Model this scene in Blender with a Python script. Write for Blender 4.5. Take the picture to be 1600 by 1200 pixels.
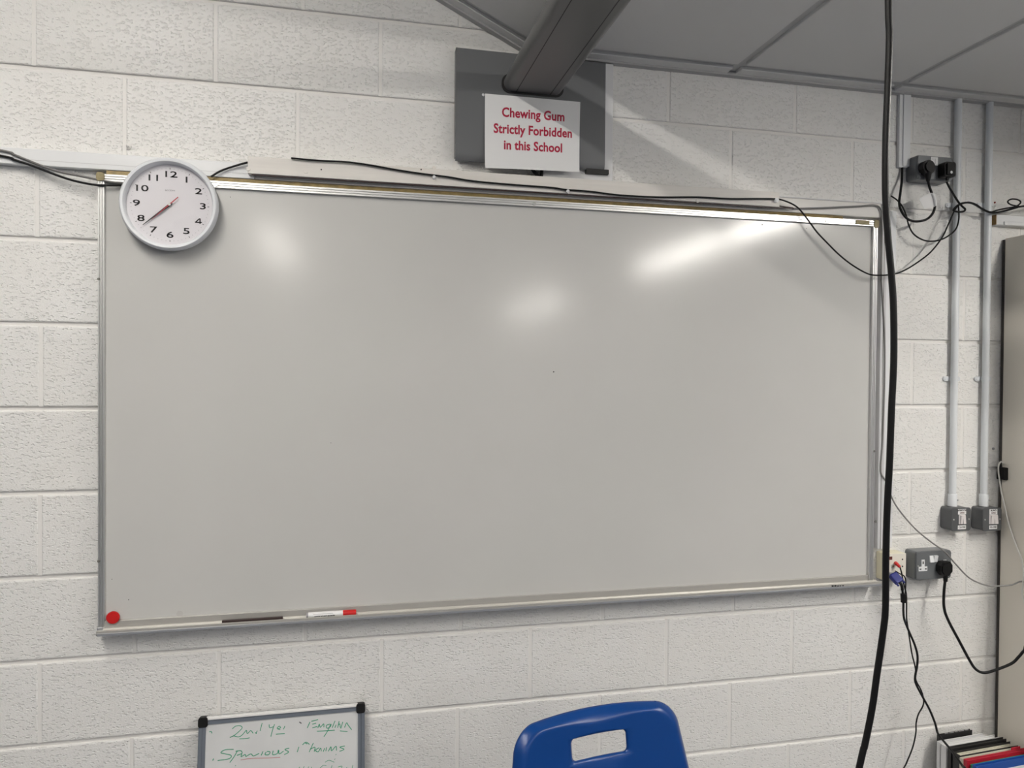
import bpy, bmesh, math, random
from mathutils import Vector, Matrix
random.seed(7)
for o in list(bpy.data.objects): bpy.data.objects.remove(o, do_unlink=True)
C = bpy.context.scene.collection
scene = bpy.context.scene

# ------------------------------------------------------------------ camera
FPX, YAW, PITCH, ROLL = 1149.87, .2212, -.0131, .0071
CAM = Vector((.8014, -2.1798, 1.5698))
_fw = Vector((math.sin(YAW)*math.cos(PITCH), math.cos(YAW)*math.cos(PITCH), math.sin(PITCH)))
_r0 = Vector((math.cos(YAW), -math.sin(YAW), 0)); _u0 = _r0.cross(_fw)
_r = math.cos(ROLL)*_r0 + math.sin(ROLL)*_u0; _u = -math.sin(ROLL)*_r0 + math.cos(ROLL)*_u0
cd = bpy.data.cameras.new('camera'); co = bpy.data.objects.new('camera', cd); C.objects.link(co)
cd.sensor_fit = 'HORIZONTAL'; cd.sensor_width = 36; cd.lens = FPX/1600*36; cd.clip_start = .05
co.matrix_world = Matrix(((_r.x, _u.x, -_fw.x, CAM.x), (_r.y, _u.y, -_fw.y, CAM.y), (_r.z, _u.z, -_fw.z, CAM.z), (0, 0, 0, 1)))
scene.camera = co
def ray(x, y): return _fw + _r*((x-800)/FPX) - _u*((y-600)/FPX)
def P(x, y, off=0.):
    """photo pixel -> point on the plane `off` metres in front of the block wall"""
    d = ray(x, y); return CAM + d*((-off-CAM.y)/d.y)
def PX(x, y, X):
    d = ray(x, y); return CAM + d*((X-CAM.x)/d.x)
def hit(x, y, p0, n):
    d = ray(x, y); return CAM + d*((p0-CAM).dot(n)/d.dot(n))

# ------------------------------------------------------------------ world and exposure
w = bpy.data.worlds.new('world'); scene.world = w; w.use_nodes = True
w.node_tree.nodes['Background'].inputs[0].default_value = (.8, .85, .9, 1)
w.node_tree.nodes['Background'].inputs[1].default_value = .05
vs = scene.view_settings
vs.view_transform = 'Standard'; vs.look = 'None'; vs.gamma = 1; vs.use_curve_mapping = False
vs.exposure = 0.0
LAMP_LEFT, LAMP_RIGHT = 73.0, 75.0          # emission of the fluorescent diffusers

# ------------------------------------------------------------------ materials
def srgb(r, g, b):
    f = lambda c: (c/255/12.92 if c/255 <= .04045 else ((c/255+.055)/1.055)**2.4)
    return (f(r), f(g), f(b), 1)
MATS = {}
def mat(name, col, rough=.5, metal=0., bump=0., bscale=60., bdist=.001, var=0., vscale=6., coat=0., stretch=(1, 1, 1), emit=0., spec=.5):
    if name in MATS: return MATS[name]
    m = bpy.data.materials.new(name); m.use_nodes = True; nt = m.node_tree; b = nt.nodes['Principled BSDF']
    b.inputs['Base Color'].default_value = col; b.inputs['Roughness'].default_value = rough; b.inputs['Metallic'].default_value = metal
    b.inputs['Coat Weight'].default_value = coat; b.inputs['Specular IOR Level'].default_value = spec
    if emit:
        b.inputs['Emission Color'].default_value = (1, .955, .885, 1); b.inputs['Emission Strength'].default_value = emit
    if bump or var:
        g = nt.nodes.new('ShaderNodeNewGeometry'); mp = nt.nodes.new('ShaderNodeMapping'); mp.inputs['Scale'].default_value = stretch
        nt.links.new(g.outputs['Position'], mp.inputs['Vector'])
    if bump:
        n = nt.nodes.new('ShaderNodeTexNoise'); n.inputs['Scale'].default_value = bscale; n.inputs['Detail'].default_value = 4
        bp = nt.nodes.new('ShaderNodeBump'); bp.inputs['Strength'].default_value = bump; bp.inputs['Distance'].default_value = bdist
        nt.links.new(mp.outputs[0], n.inputs['Vector']); nt.links.new(n.outputs['Fac'], bp.inputs['Height']); nt.links.new(bp.outputs[0], b.inputs['Normal'])
    if var:
        n2 = nt.nodes.new('ShaderNodeTexNoise'); n2.inputs['Scale'].default_value = vscale; n2.inputs['Detail'].default_value = 5
        rp = nt.nodes.new('ShaderNodeValToRGB'); c = Vector(col[:3])
        rp.color_ramp.elements[0].position = .3; rp.color_ramp.elements[1].position = .7
        rp.color_ramp.elements[0].color = (*(c*(1-var)), 1); rp.color_ramp.elements[1].color = (*(c*(1+var*.5)), 1)
        nt.links.new(mp.outputs[0], n2.inputs['Vector']); nt.links.new(n2.outputs['Fac'], rp.inputs[0]); nt.links.new(rp.outputs[0], b.inputs['Base Color'])
    MATS[name] = m; return m

def block_paint():
    m = bpy.data.materials.new('painted_block'); m.use_nodes = True; nt = m.node_tree; L = nt.links; b = nt.nodes['Principled BSDF']
    N = lambda t: nt.nodes.new(t)
    g = N('ShaderNodeNewGeometry'); mp = N('ShaderNodeMapping'); mp.inputs['Scale'].default_value = (1, 1, 2.1)
    L.new(g.outputs['Position'], mp.inputs['Vector'])
    def mth(op, a, b_=None, c=None, clamp=False):
        n = N('ShaderNodeMath'); n.operation = op; n.use_clamp = clamp
        for q, v in enumerate((a, b_, c)):
            if v is None: continue
            if isinstance(v, (int, float)): n.inputs[q].default_value = v
            else: L.new(v, n.inputs[q])
        return n.outputs[0]
    wob = N('ShaderNodeTexNoise'); wob.inputs['Scale'].default_value = 130; L.new(g.outputs['Position'], wob.inputs['Vector'])
    wv = N('ShaderNodeVectorMath'); wv.operation = 'MULTIPLY_ADD'; wv.inputs[1].default_value = (.014, .014, .014)
    L.new(wob.outputs['Color'], wv.inputs[0]); L.new(mp.outputs[0], wv.inputs[2])
    vr = N('ShaderNodeTexVoronoi'); vr.inputs['Scale'].default_value = 82; L.new(wv.outputs[0], vr.inputs['Vector'])
    sep = N('ShaderNodeSeparateColor'); L.new(vr.outputs['Color'], sep.inputs[0])
    pit = mth('DIVIDE', mth('SUBTRACT', vr.outputs['Distance'], mth('MULTIPLY', sep.outputs[0], .42)), .16, clamp=True)
    n2 = N('ShaderNodeTexNoise'); n2.inputs['Scale'].default_value = 210; n2.inputs['Detail'].default_value = 3; L.new(mp.outputs[0], n2.inputs['Vector'])
    n3 = N('ShaderNodeTexNoise'); n3.inputs['Scale'].default_value = 5; n3.inputs['Detail'].default_value = 3; L.new(g.outputs['Position'], n3.inputs['Vector'])
    amp = mth('MULTIPLY_ADD', n3.outputs['Fac'], 1.2, .2)
    hgt = mth('ADD', mth('MULTIPLY', pit, amp), mth('MULTIPLY', n2.outputs['Fac'], .55))
    bp = N('ShaderNodeBump'); bp.inputs['Strength'].default_value = .8; bp.inputs['Distance'].default_value = .0026
    L.new(hgt, bp.inputs['Height']); L.new(bp.outputs[0], b.inputs['Normal'])
    rp = N('ShaderNodeValToRGB'); rp.color_ramp.elements[0].position = .3; rp.color_ramp.elements[1].position = .7
    rp.color_ramp.elements[0].color = (.80, .79, .765, 1); rp.color_ramp.elements[1].color = (.83, .825, .81, 1)
    L.new(n3.outputs['Fac'], rp.inputs[0])
    # tiny dark pin holes in the paint
    vo = N('ShaderNodeTexVoronoi'); vo.inputs['Scale'].default_value = 22; L.new(g.outputs['Position'], vo.inputs['Vector'])
    lt = N('ShaderNodeMath'); lt.operation = 'LESS_THAN'; lt.inputs[1].default_value = .035; L.new(vo.outputs['Distance'], lt.inputs[0])
    n4 = N('ShaderNodeTexNoise'); n4.inputs['Scale'].default_value = 3.1; L.new(g.outputs['Position'], n4.inputs['Vector'])
    gt = N('ShaderNodeMath'); gt.operation = 'GREATER_THAN'; gt.inputs[1].default_value = .57; L.new(n4.outputs['Fac'], gt.inputs[0])
    mm = N('ShaderNodeMath'); mm.operation = 'MULTIPLY'; L.new(lt.outputs[0], mm.inputs[0]); L.new(gt.outputs[0], mm.inputs[1])
    mx = N('ShaderNodeMixRGB'); mx.inputs[2].default_value = (.30, .28, .26, 1); L.new(mm.outputs[0], mx.inputs[0]); L.new(rp.outputs[0], mx.inputs[1])
    L.new(mx.outputs[0], b.inputs['Base Color']); b.inputs['Roughness'].default_value = .38; b.inputs['Specular IOR Level'].default_value = .4
    MATS['painted_block'] = m; return m
M_BLOCK = block_paint()
M_MORTAR = mat('painted_mortar', (.80, .785, .76, 1), .55, bump=.3, bscale=120, bdist=.002)
M_WALL = mat('plain_wall', (.22, .23, .25, 1), .6, bump=.2, bscale=80)
M_FLOOR = mat('vinyl_floor', (.075, .085, .115, 1), .45, var=.2, vscale=30)
M_TILE = mat('ceiling_tile', (.72, .715, .70, 1), .75, bump=.15, bscale=300, bdist=.0008)
M_TBAR = mat('t_bar_paint', (.55, .55, .54, 1), .6)
M_TRIM = mat('grey_trim', (.42, .42, .42, 1), .5)
M_BOARD = mat('board_enamel', (.585, .58, .56, 1), .15, bump=.05, bscale=9, bdist=.002, var=.04, vscale=1.6, spec=.45)
M_ALU = mat('aluminium', (.74, .74, .73, 1), .34, .85, bump=.1, bscale=40, stretch=(.05, 1, 1))
M_ALUD = mat('grey_aluminium', (.42, .43, .45, 1), .42, .6)
M_GROOVE = mat('groove_dark', (.16, .155, .14, 1), .7)  # dark tone for the trunking seam and the side frame dents
M_GOLD = mat('gold_edging', (.25, .185, .075, 1), .5, .2, var=.4, vscale=40)
M_BROWNCAP = mat('brown_cap', (.30, .25, .13, 1), .6, var=.2, vscale=90)
M_BATTEN = mat('painted_batten', (.74, .71, .67, 1), .5, bump=.25, bscale=50, stretch=(.2, 1, 2), var=.08, vscale=25)
M_WPLAST = mat('white_plastic', (.76, .77, .78, 1), .4)
M_CONDUIT = mat('painted_conduit', (.72, .745, .77, 1), .35, var=.05, vscale=40, stretch=(1, 1, .1))
M_TRUNKG = mat('grey_trunking', (.60, .60, .61, 1), .45)
M_GREY = mat('grey_steel_plate', (.135, .14, .145, 1), .42)
M_GREYARM = mat('grey_arm', (.125, .125, .124, 1), .38)
M_DARK = mat('seam_and_shade', (.015, .015, .015, 1), .6)
M_BLACK = mat('black_cable', (.006, .006, .0065, 1), .5, spec=.25)
M_BLACKP = mat('black_plastic', (.007, .007, .0075, 1), .5, spec=.25)
M_METALBOX = mat('metalclad_grey', (.165, .175, .185, 1), .35, .25, bump=.15, bscale=220, bdist=.0005)
M_DKBOX = mat('dark_metalclad', (.10, .105, .11, 1), .4, .2, bump=.15, bscale=220, bdist=.0005)
M_CREAM = mat('cream_plastic', (.72, .68, .52, 1), .4)
M_CREAMF = mat('cream_face', (.75, .72, .64, 1), .4)
M_ROCK = mat('rocker_white', (.70, .665, .66, 1), .35)
M_PAPER = mat('paper', (.78, .78, .78, 1), .6)
M_RED = mat('red_print', (.42, .008, .045, 1), .6)
M_REDPL = mat('red_plastic', (.55, .012, .012, 1), .35)
M_BLUEVGA = mat('blue_plug', (.005, .013, .17, 1), .45)
M_BLUE = mat('blue_polypropylene', (.0015, .042, .20, 1), .30, bump=.05, bscale=400, bdist=.0004, spec=.4)
M_STEEL = mat('chair_steel', (.20, .21, .22, 1), .35, .7)
M_CAB = mat('beige_cabinet', (.78, .735, .65, 1), .45, bump=.06, bscale=500, bdist=.0003)
M_CABD = mat('cabinet_gap_shade', (.05, .045, .042, 1), .6)
M_SCREW = mat('screw_zinc', (.55, .55, .54, 1), .35, .7)
M_WOOD = mat('bare_wood', (.30, .185, .07, 1), .65, var=.3, vscale=120)
M_FACE = mat('clock_face', (.74, .72, .75, 1), .5)
M_RIM = mat('clock_rim', (.74, .76, .79, 1), .32)
M_INK = mat('black_ink', (.012, .012, .014, 1), .6)
M_GREYINK = mat('grey_ink', (.30, .29, .31, 1), .6)
M_GREEN = mat('green_marker', (.03, .30, .16, 1), .6)
M_PINKINK = mat('red_marker_line', (.50, .16, .18, 1), .6)
M_SMALLB = mat('small_board_face', (.66, .67, .67, 1), .3, var=.05, vscale=12)
M_SLATE = mat('slate_aluminium', (.20, .225, .265, 1), .4, .5)
M_WCABLE = mat('white_cable', (.74, .73, .68, 1), .4)
M_GCABLE = mat('grey_cable', (.23, .225, .22, 1), .45)
M_LAMP = mat('lamp_diffuser_left', (.9, .9, .9, 1), .5, emit=LAMP_LEFT); M_LAMP2 = mat('lamp_diffuser_right', (.9, .9, .9, 1), .5, emit=LAMP_RIGHT)  # the two lamp rows differ only in emission strength
M_LAMPBODY = mat('lamp_body', (.8, .8, .8, 1), .4)
GLASS = bpy.data.materials.new('clear_lens'); GLASS.use_nodes = True
_nt = GLASS.node_tree; _nt.nodes.remove(_nt.nodes['Principled BSDF'])
_t = _nt.nodes.new('ShaderNodeBsdfTransparent'); _g = _nt.nodes.new('ShaderNodeBsdfGlossy'); _g.inputs['Roughness'].default_value = .03
_m = _nt.nodes.new('ShaderNodeMixShader'); _m.inputs[0].default_value = .05
_nt.links.new(_t.outputs[0], _m.inputs[1]); _nt.links.new(_g.outputs[0], _m.inputs[2]); _nt.links.new(_m.outputs[0], _nt.nodes['Material Output'].inputs[0])

# ------------------------------------------------------------------ mesh helpers
def link(name, bm, m, parent=None, smooth=False, loc=None, rot=None):
    me = bpy.data.meshes.new(name); bm.normal_update(); bm.to_mesh(me); bm.free()
    me.materials.append(m)
    if smooth:
        for p in me.polygons: p.use_smooth = True
        me.set_sharp_from_angle(angle=.75)
    o = bpy.data.objects.new(name, me); C.objects.link(o)
    if loc is not None: o.location = loc
    if rot is not None: o.rotation_euler = rot
    if parent is not None: o.parent = parent
    return o
def tag(o, label=None, cat=None, group=None, kind=None):
    if label: o['label'] = label
    if cat: o['category'] = cat
    if group: o['group'] = group
    if kind: o['kind'] = kind
    return o
def thing(name, loc, label, cat, group=None, rz=0):
    o = bpy.data.objects.new(name, None); C.objects.link(o); o.location = loc; o.rotation_euler = (0, 0, rz); o.empty_display_size = .05
    return tag(o, label, cat, group)
class K:
    """child builder: meshes given in world space, re-based on the parent's (unrotated) location"""
    def __init__(s, root): s.root = root; s.o = Vector(root.location)
    def add(s, name, bm, m, smooth=False, parent=None):
        bmesh.ops.translate(bm, verts=bm.verts, vec=-s.o)
        return link(name, bm, m, parent or s.root, smooth)
def box(x0, x1, y0, y1, z0, z1, bev=0., seg=2, bm=None):
    bm = bm or bmesh.new()
    r = bmesh.ops.create_cube(bm, size=1); vv = r['verts']
    for v in vv:
        v.co = Vector(((x0+x1)/2+v.co.x*(x1-x0), (y0+y1)/2+v.co.y*(y1-y0), (z0+z1)/2+v.co.z*(z1-z0)))
    if bev:
        es = list({e for v in vv for e in v.link_edges})
        bmesh.ops.bevel(bm, geom=es, offset=bev, segments=seg, profile=.5, affect='EDGES')
    return bm
def smoothpts(pts, n=6):
    pts = [Vector(p) for p in pts]; out = []
    for i in range(len(pts)-1):
        p0 = pts[max(i-1, 0)]; p1 = pts[i]; p2 = pts[i+1]; p3 = pts[min(i+2, len(pts)-1)]
        for k in range(n):
            t = k/n
            out.append(.5*((2*p1)+(p2-p0)*t+(2*p0-5*p1+4*p2-p3)*t*t+(3*p1-p0-3*p2+p3)*t**3))
    out.append(pts[-1]); return out
def tube(pts, r, seg=8, n=6, bm=None, cap=True):
    bm = bm or bmesh.new(); q = smoothpts(pts, n) if n > 1 else [Vector(p) for p in pts]
    T = [(q[min(i+1, len(q)-1)]-q[max(i-1, 0)]).normalized() for i in range(len(q))]
    a = Vector((0, 0, 1)) if abs(T[0].z) < .9 else Vector((1, 0, 0))
    nrm = (a-T[0]*a.dot(T[0])).normalized(); rings = []
    for i, p in enumerate(q):
        nrm = (nrm-T[i]*nrm.dot(T[i])).normalized(); b = T[i].cross(nrm)
        rr = r(i/(len(q)-1)) if callable(r) else r
        rings.append([bm.verts.new(p+nrm*math.cos(2*math.pi*k/seg)*rr+b*math.sin(2*math.pi*k/seg)*rr) for k in range(seg)])
    for i in range(len(rings)-1):
        for k in range(seg):
            bm.faces.new((rings[i][k], rings[i][(k+1) % seg], rings[i+1][(k+1) % seg], rings[i+1][k]))
    if cap: bm.faces.new(rings[0][::-1]); bm.faces.new(rings[-1])
    bmesh.ops.recalc_face_normals(bm, faces=bm.faces); return bm
def prism(outline, axis, a0, a1, bev=0., bm=None):
    """extrude a 2-D outline. axis 'y': outline=(x,z) from y=a0 to a1 ; 'x': outline=(y,z) ; 'z': (x,y)"""
    bm = bm or bmesh.new()
    f3 = {'y': lambda p, a: (p[0], a, p[1]), 'x': lambda p, a: (a, p[0], p[1]), 'z': lambda p, a: (p[0], p[1], a)}[axis]
    A = [bm.verts.new(f3(p, a0)) for p in outline]; B = [bm.verts.new(f3(p, a1)) for p in outline]; n = len(A)
    fa = bm.faces.new(A); fb = bm.faces.new(B[::-1])
    for i in range(n): bm.faces.new((A[i], B[i], B[(i+1) % n], A[(i+1) % n]))
    bmesh.ops.recalc_face_normals(bm, faces=bm.faces)
    if bev:
        bmesh.ops.bevel(bm, geom=list(fa.edges), offset=bev, segments=2, affect='EDGES')
    return bm
def rrect(x0, x1, z0, z1, r, n=5):
    o = []
    for cx, cz, a in ((x1-r, z1-r, 0), (x0+r, z1-r, 90), (x0+r, z0+r, 180), (x1-r, z0+r, 270)):
        for k in range(n+1):
            t = math.radians(a+90*k/n); o.append((cx+r*math.cos(t), cz+r*math.sin(t)))
    return o
def disc(c, r, y0, y1, seg=24, bev=0.): # cylinder with its axis along y
    return prism([(c[0]+r*math.cos(2*math.pi*k/seg), c[1]+r*math.sin(2*math.pi*k/seg)) for k in range(seg)], 'y', y0, y1, bev)
def lathe_y(prof, c, seg=64):
    """profile of (radius, y) turned about the axis through (c.x, c.z) parallel to y"""
    bm = bmesh.new(); R = []
    for (r, y) in prof:
        R.append([bm.verts.new((c[0]+max(r, 1e-5)*math.cos(2*math.pi*k/seg), y, c[1]+max(r, 1e-5)*math.sin(2*math.pi*k/seg))) for k in range(seg)])
    for i in range(len(R)-1):
        for k in range(seg): bm.faces.new((R[i][k], R[i][(k+1) % seg], R[i+1][(k+1) % seg], R[i+1][k]))
    bmesh.ops.remove_doubles(bm, verts=bm.verts, dist=1e-5); bmesh.ops.recalc_face_normals(bm, faces=bm.faces); return bm
def text_bm(s, h, M, sx=1., bold=0., depth=.0002, space=1.):
    """lettering: built-in font, cap height ~h, placed by the 4x4 matrix M (text lies in local xy)"""
    cu = bpy.data.curves.new('lettering', 'FONT'); cu.body = s; cu.size = h/.70; cu.align_x = 'CENTER'; cu.align_y = 'CENTER'
    cu.extrude = depth; cu.offset = bold; cu.space_character = space; cu.resolution_u = 3
    o = bpy.data.objects.new('lettering', cu); C.objects.link(o)
    dg = bpy.context.evaluated_depsgraph_get(); me = bpy.data.meshes.new_from_object(o.evaluated_get(dg))
    bm = bmesh.new(); bm.from_mesh(me); bpy.data.objects.remove(o); bpy.data.meshes.remove(me)
    bmesh.ops.transform(bm, matrix=M @ Matrix.Diagonal((sx, 1, 1, 1)), verts=bm.verts); return bm
def face_y(c, rot=0.):  # text facing the room (-y) centred on c
    return Matrix.Translation(c) @ Matrix.Rotation(rot, 4, 'Y') @ Matrix.Rotation(math.pi/2, 4, 'X')

# ------------------------------------------------------------------ the setting
ZJ = 2.37                                   # height of the reference bed joint
KX, KZ, SLOPE = 1.335, 2.546, .486          # where the flat ceiling turns up, and the slope of the rake
RX = -1.25                                  # ridge
RZ = KZ+SLOPE*(KX-RX); XL, XR, YB = -3.85, 4.35, -9.6
def ceil_z(x):
    if x >= KX: return KZ
    if x >= RX: return KZ+SLOPE*(KX-x)
    return RZ-SLOPE*(RX-x)
# mortar plane, recessed behind the block faces, with flush perpends
bm = bmesh.new()
box(XL, XR, .0070, .12, -.02, RZ+.05, bm=bm)
rows = range(-6, 12)
for j in rows:
    z1 = ZJ-.225*j; z0 = z1-.225
    off = 0. if j % 2 else .225
    off += {-1: -.006, 0: -.012, 3: .010, 5: .007, 6: .0135, 8: .006}.get(j, random.uniform(-.006, .008))
    for k in range(-9, 11):
        x = .45*k+off
        if XL+.02 < x < XR-.02 and z0 < ceil_z(x)+.1:
            box(x-.006, x+.006, .0018, .008, max(z0+.005, 0), z1-.005, bm=bm)
wall_front = tag(link('wall_front', bm, M_MORTAR), 'white painted concrete block wall behind the whiteboard', kind='structure')
def block_mesh(wd, h):
    b = box(-wd/2, wd/2, 0, .06, -h/2, h/2)
    es = [e for e in b.edges if all(v.co.y < .001 for v in e.verts)]
    bmesh.ops.bevel(b, geom=es, offset=.0038, segments=2, profile=.5, affect='EDGES')
    me = bpy.data.meshes.new('block'); b.to_mesh(me); b.free(); me.materials.append(M_BLOCK); return me
full = block_mesh(.442, .2145); random.seed(11)
random.seed(7)
for j in rows:
    z1 = ZJ-.225*j; z0 = z1-.225
    off = 0. if j % 2 else .225
    off += {-1: -.006, 0: -.012, 3: .010, 5: .007, 6: .0135, 8: .006}.get(j, random.uniform(-.006, .008))
    for k in range(-9, 11):
        xa = .45*k+off; xb = xa+.45
        if j in (-1, 0) or True: pass
        if xb < XL+.05 or xa > XR-.05: continue
        if z0 > max(ceil_z(xa), ceil_z(xb), ceil_z(RX) if xa < RX < xb else 0)-.01 or z1 < .05: continue
        xa2, xb2, za2 = max(xa, XL), min(xb, XR), max(z0, -.01)
        if abs(xa2-xa)+abs(xb2-xb)+abs(za2-z0) > 1e-6:
            me = block_mesh(xb2-xa2-.008, z1-za2-.0105)
        else: me = full
        o = bpy.data.objects.new('block', me); C.objects.link(o); o.parent = wall_front
        o.location = ((xa2+xb2)/2, ((k*37+j*91) % 7-3)*.00018, (za2+z1)/2)
tag(link('floor', box(XL-.12, XR+.12, YB-.12, .12, -.1, 0), M_FLOOR), kind='structure')
tag(link('wall_left', box(XL-.12, XL, YB, .0, 0, RZ+.1), M_WALL), kind='structure')
tag(link('wall_right', box(XR, XR+.12, YB, .0, 0, KZ+.1), M_WALL), kind='structure')
tag(link('wall_back', box(XL-.12, XR+.12, YB-.12, YB, 0, RZ+.1), M_WALL), kind='structure')
# ceiling: backing above, separate tiles, T-bars
TT = .012
bm = prism([(XR, KZ+.02), (XR, KZ+.06), (KX-.01, KZ+.06), (RX, RZ+.065), (XL, ceil_z(XL)+.06), (XL, ceil_z(XL)+.02), (RX, RZ+.022), (KX, KZ+.02)], 'y', YB, .0)
ceiling = tag(link('ceiling', bm, M_TRIM), kind='structure')
tile_me = {}
def tile(l, wdt):
    key = (round(l, 3), round(wdt, 3))
    if key not in tile_me:
        b = box(-l/2, l/2, -wdt/2, wdt/2, 0, TT, .002, 1)
        me = bpy.data.meshes.new('ceiling_tile'); b.to_mesh(me); b.free(); me.materials.append(M_TILE); tile_me[key] = me
    return tile_me[key]
ylines = [0, -.072]+[-.072-.6*i for i in range(1, 16)]+[YB]
ylines = [y for i, y in enumerate(ylines) if y >= YB]
bars = bmesh.new()
def ceil_field(s_lines, org, ang, sgn):
    """s along the ceiling (metres from org towards sgn*x), rises by angle ang"""
    ca, sa = math.cos(ang), math.sin(ang)
    def pt(s, y, n): # n = distance below the ceiling face
        return Vector((org[0]+sgn*(s*ca)-sgn*0*n, y, org[1]+s*sa))+Vector((-sgn*sa*-1*n*-1 if False else sgn*sa*n, 0, -ca*n))
    for a, b in zip(s_lines[:-1], s_lines[1:]):
        for y0, y1 in zip(ylines[:-1], ylines[1:]):
            if b-a < .03 or y0-y1 < .03: continue
            o = bpy.data.objects.new('ceiling_tile', tile(b-a-.028, y0-y1-.028)); C.objects.link(o); o.parent = ceiling
            o.location = pt((a+b)/2, (y0+y1)/2, .008)
            o.rotation_euler = (0, -sgn*ang, 0)
    rot = Matrix.Rotation(-sgn*ang, 4, 'Y')
    for s in s_lines:
        b = box(-.016, .016, YB, 0, -.003, .004); bmesh.ops.transform(b, matrix=Matrix.Translation(pt(s, 0, -.004)) @ rot, verts=b.verts)
        link('t_bar', b, M_TBAR, ceiling)
    for y in ylines[1:-1]:
        L = s_lines[-1]-s_lines[0]; b = box(-L/2, L/2, y-.016, y+.016, -.0025, .004)
        bmesh.ops.transform(b, matrix=Matrix.Translation(pt((s_lines[0]+s_lines[-1])/2, 0, -.004)) @ rot, verts=b.verts)
        link('t_bar', b, M_TBAR, ceiling)
ceil_field([.0, .065, .665, 1.255, 1.855, 2.455, XR-KX], (KX, KZ), 0, 1)
ang = math.atan(SLOPE); Ls = (KX-RX)/math.cos(ang); Ls2 = (RX-XL)/math.cos(ang)
ceil_field([0., .6, 1.2, 1.8, 2.4, Ls], (KX, KZ), ang, -1)
ceil_field([0., .6, 1.2, 1.8, 2.4, Ls2], (XL, ceil_z(XL)), ang, 1)
# wall angle trims where the ceiling meets the block wall
tag(link('trim_1', box(KX, XR, -.022, .0, KZ-.014, KZ+.004), M_TRIM), 'grey metal angle trim where flat ceiling meets block wall', kind='structure')
b = prism([(KX, KZ-.014), (KX, KZ+.004), (RX, RZ+.004), (RX, RZ-.014)], 'y', -.022, 0)
tag(link('trim_2', b, M_TRIM), 'grey metal angle trim along the sloping ceiling edge', kind='structure')

# ------------------------------------------------------------------ lamps
def luminaire(c, L, tilt, label):
    t = thing('fluorescent_light', c, label, 'ceiling light', 'fluorescent ceiling lights'); t.rotation_euler = (0, tilt, 0)
    b = prism([(-.10, 0), (.10, 0), (.085, -.045), (-.085, -.045)], 'y', -L/2, L/2); link('housing', b, M_LAMPBODY, t)
    dp = .050 if tilt else .032
    b = prism([(-.055, -.0452), (.055, -.0452), (.055, -.0452-dp*.6), (.040, -.0452-dp), (-.040, -.0452-dp), (-.055, -.0452-dp*.6)], 'y', -L/2+.02, L/2-.02); link('diffuser', b, M_LAMP if tilt else M_LAMP2, t)
    for e in (-1, 1):
        link('end_cap', box(-.09, .09, e*L/2-.008, e*L/2+.008, -.098, -.001, .003, 1), M_LAMPBODY, t)
    return t
LX, RXL = 0.0, 3.25
for y, L, w_ in ((-1.605, 1.29, 'nearest the board wall'), (-2.995, 1.45, 'second from the board wall'), (-6.6, 1.45, 'third from the board wall'), (-8.07, 1.45, 'farthest from the board wall')):
    luminaire((RXL, y, KZ-.006), L, 0, 'white batten light under the flat ceiling, '+w_)
    luminaire((LX-.006*math.sin(ang), y, ceil_z(LX)-.012), L, ang, 'white batten light on the sloping ceiling, '+w_)

# ------------------------------------------------------------------ big whiteboard
BX0, BX1, BZ0, BZ1 = P(152, 600, .03).x, P(1369.5, 600, .03).x, .874, 2.095
wb = thing('whiteboard', (BX0, 0, BZ0), 'large wall-mounted whiteboard with aluminium frame and pen tray', 'whiteboard'); k = K(wb)
FW = .020
k.add('panel', box(BX0+.01, BX1-.01, -.018, -.001, BZ0+.01, BZ1-.008), M_BOARD)
def ribbed(n0, n1, depth, ribs):
    """ribbed frame profile (across, y)"""
    o = [(n0, -.001), (n0, -depth+.003)]; wdt = n1-n0
    for i in range(ribs):
        a = n0+wdt*i/ribs; b = n0+wdt*(i+1)/ribs; g = wdt/ribs*.16
        o += [(a+g*.5, -depth+.0035), (a+g, -depth), (b-g, -depth), (b-g*.5, -depth+.0035)]
    o += [(n1, -depth+.003), (n1, -.001)]; return o
k.add('frame_top', prism([(y, z) for z, y in ribbed(BZ1-FW, BZ1, .028, 3)], 'x', BX0+.012, BX1-.012), M_ALU)
k.add('frame_left', prism(ribbed(BX0, BX0+FW-.003, .028, 3), 'z', BZ0, BZ1-.02), M_ALU)
k.add('frame_right', prism(ribbed(BX1-FW+.002, BX1, .028, 3), 'z', BZ0+.004, BZ1-.02), M_ALU)
# bottom: rear strip with the tray in front of it
k.add('frame_bottom', box(BX0+.015, BX1-.018, -.025, -.001, BZ0+.004, BZ0+.026, .0015, 1), mat('grey_bottom_strip', (.42, .41, .39, 1), .45, .3))
k.add('pen_tray', prism([(-.002, BZ0-.004), (-.052, BZ0-.004), (-.055, BZ0+.001), (-.055, BZ0+.009), (-.051, BZ0+.010), (-.049, BZ0+.004), (-.030, BZ0+.003), (-.028, BZ0+.008), (-.002, BZ0+.008)], 'x', BX0+.004, BX1+.012), mat('tray_aluminium', (.52, .505, .47, 1), .45, .5))
k.add('tray_lip', box(BX0+.006, BX1+.010, -.0556, -.053, BZ0-.004, BZ0+.003, .0006, 1), M_ALUD)
k.add('corner_cap', prism(rrect(BX0-.003, BX0+.017, BZ1-.020, BZ1+.003, .006), 'y', -.031, -.002, .001), M_BROWNCAP)
k.add('corner_cap', prism(rrect(BX1-.016, BX1+.002, BZ1-.024, BZ1+.002, .006), 'y', -.031, -.002, .001), M_BROWNCAP)
k.add('corner_cap', box(BX0-.001, BX0+.014, -.031, -.002, BZ0-.002, BZ0+.012, .002, 1), M_ALUD)
pt0, pt1 = P(1337, 347, .028), P(1358, 348, .028)
k.add('tape_patch', box(pt0.x, pt1.x, -.0295, -.0275, BZ1-.0155, BZ1-.002), M_BROWNCAP)
gx1 = P(1316, 338, .02).x
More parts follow.
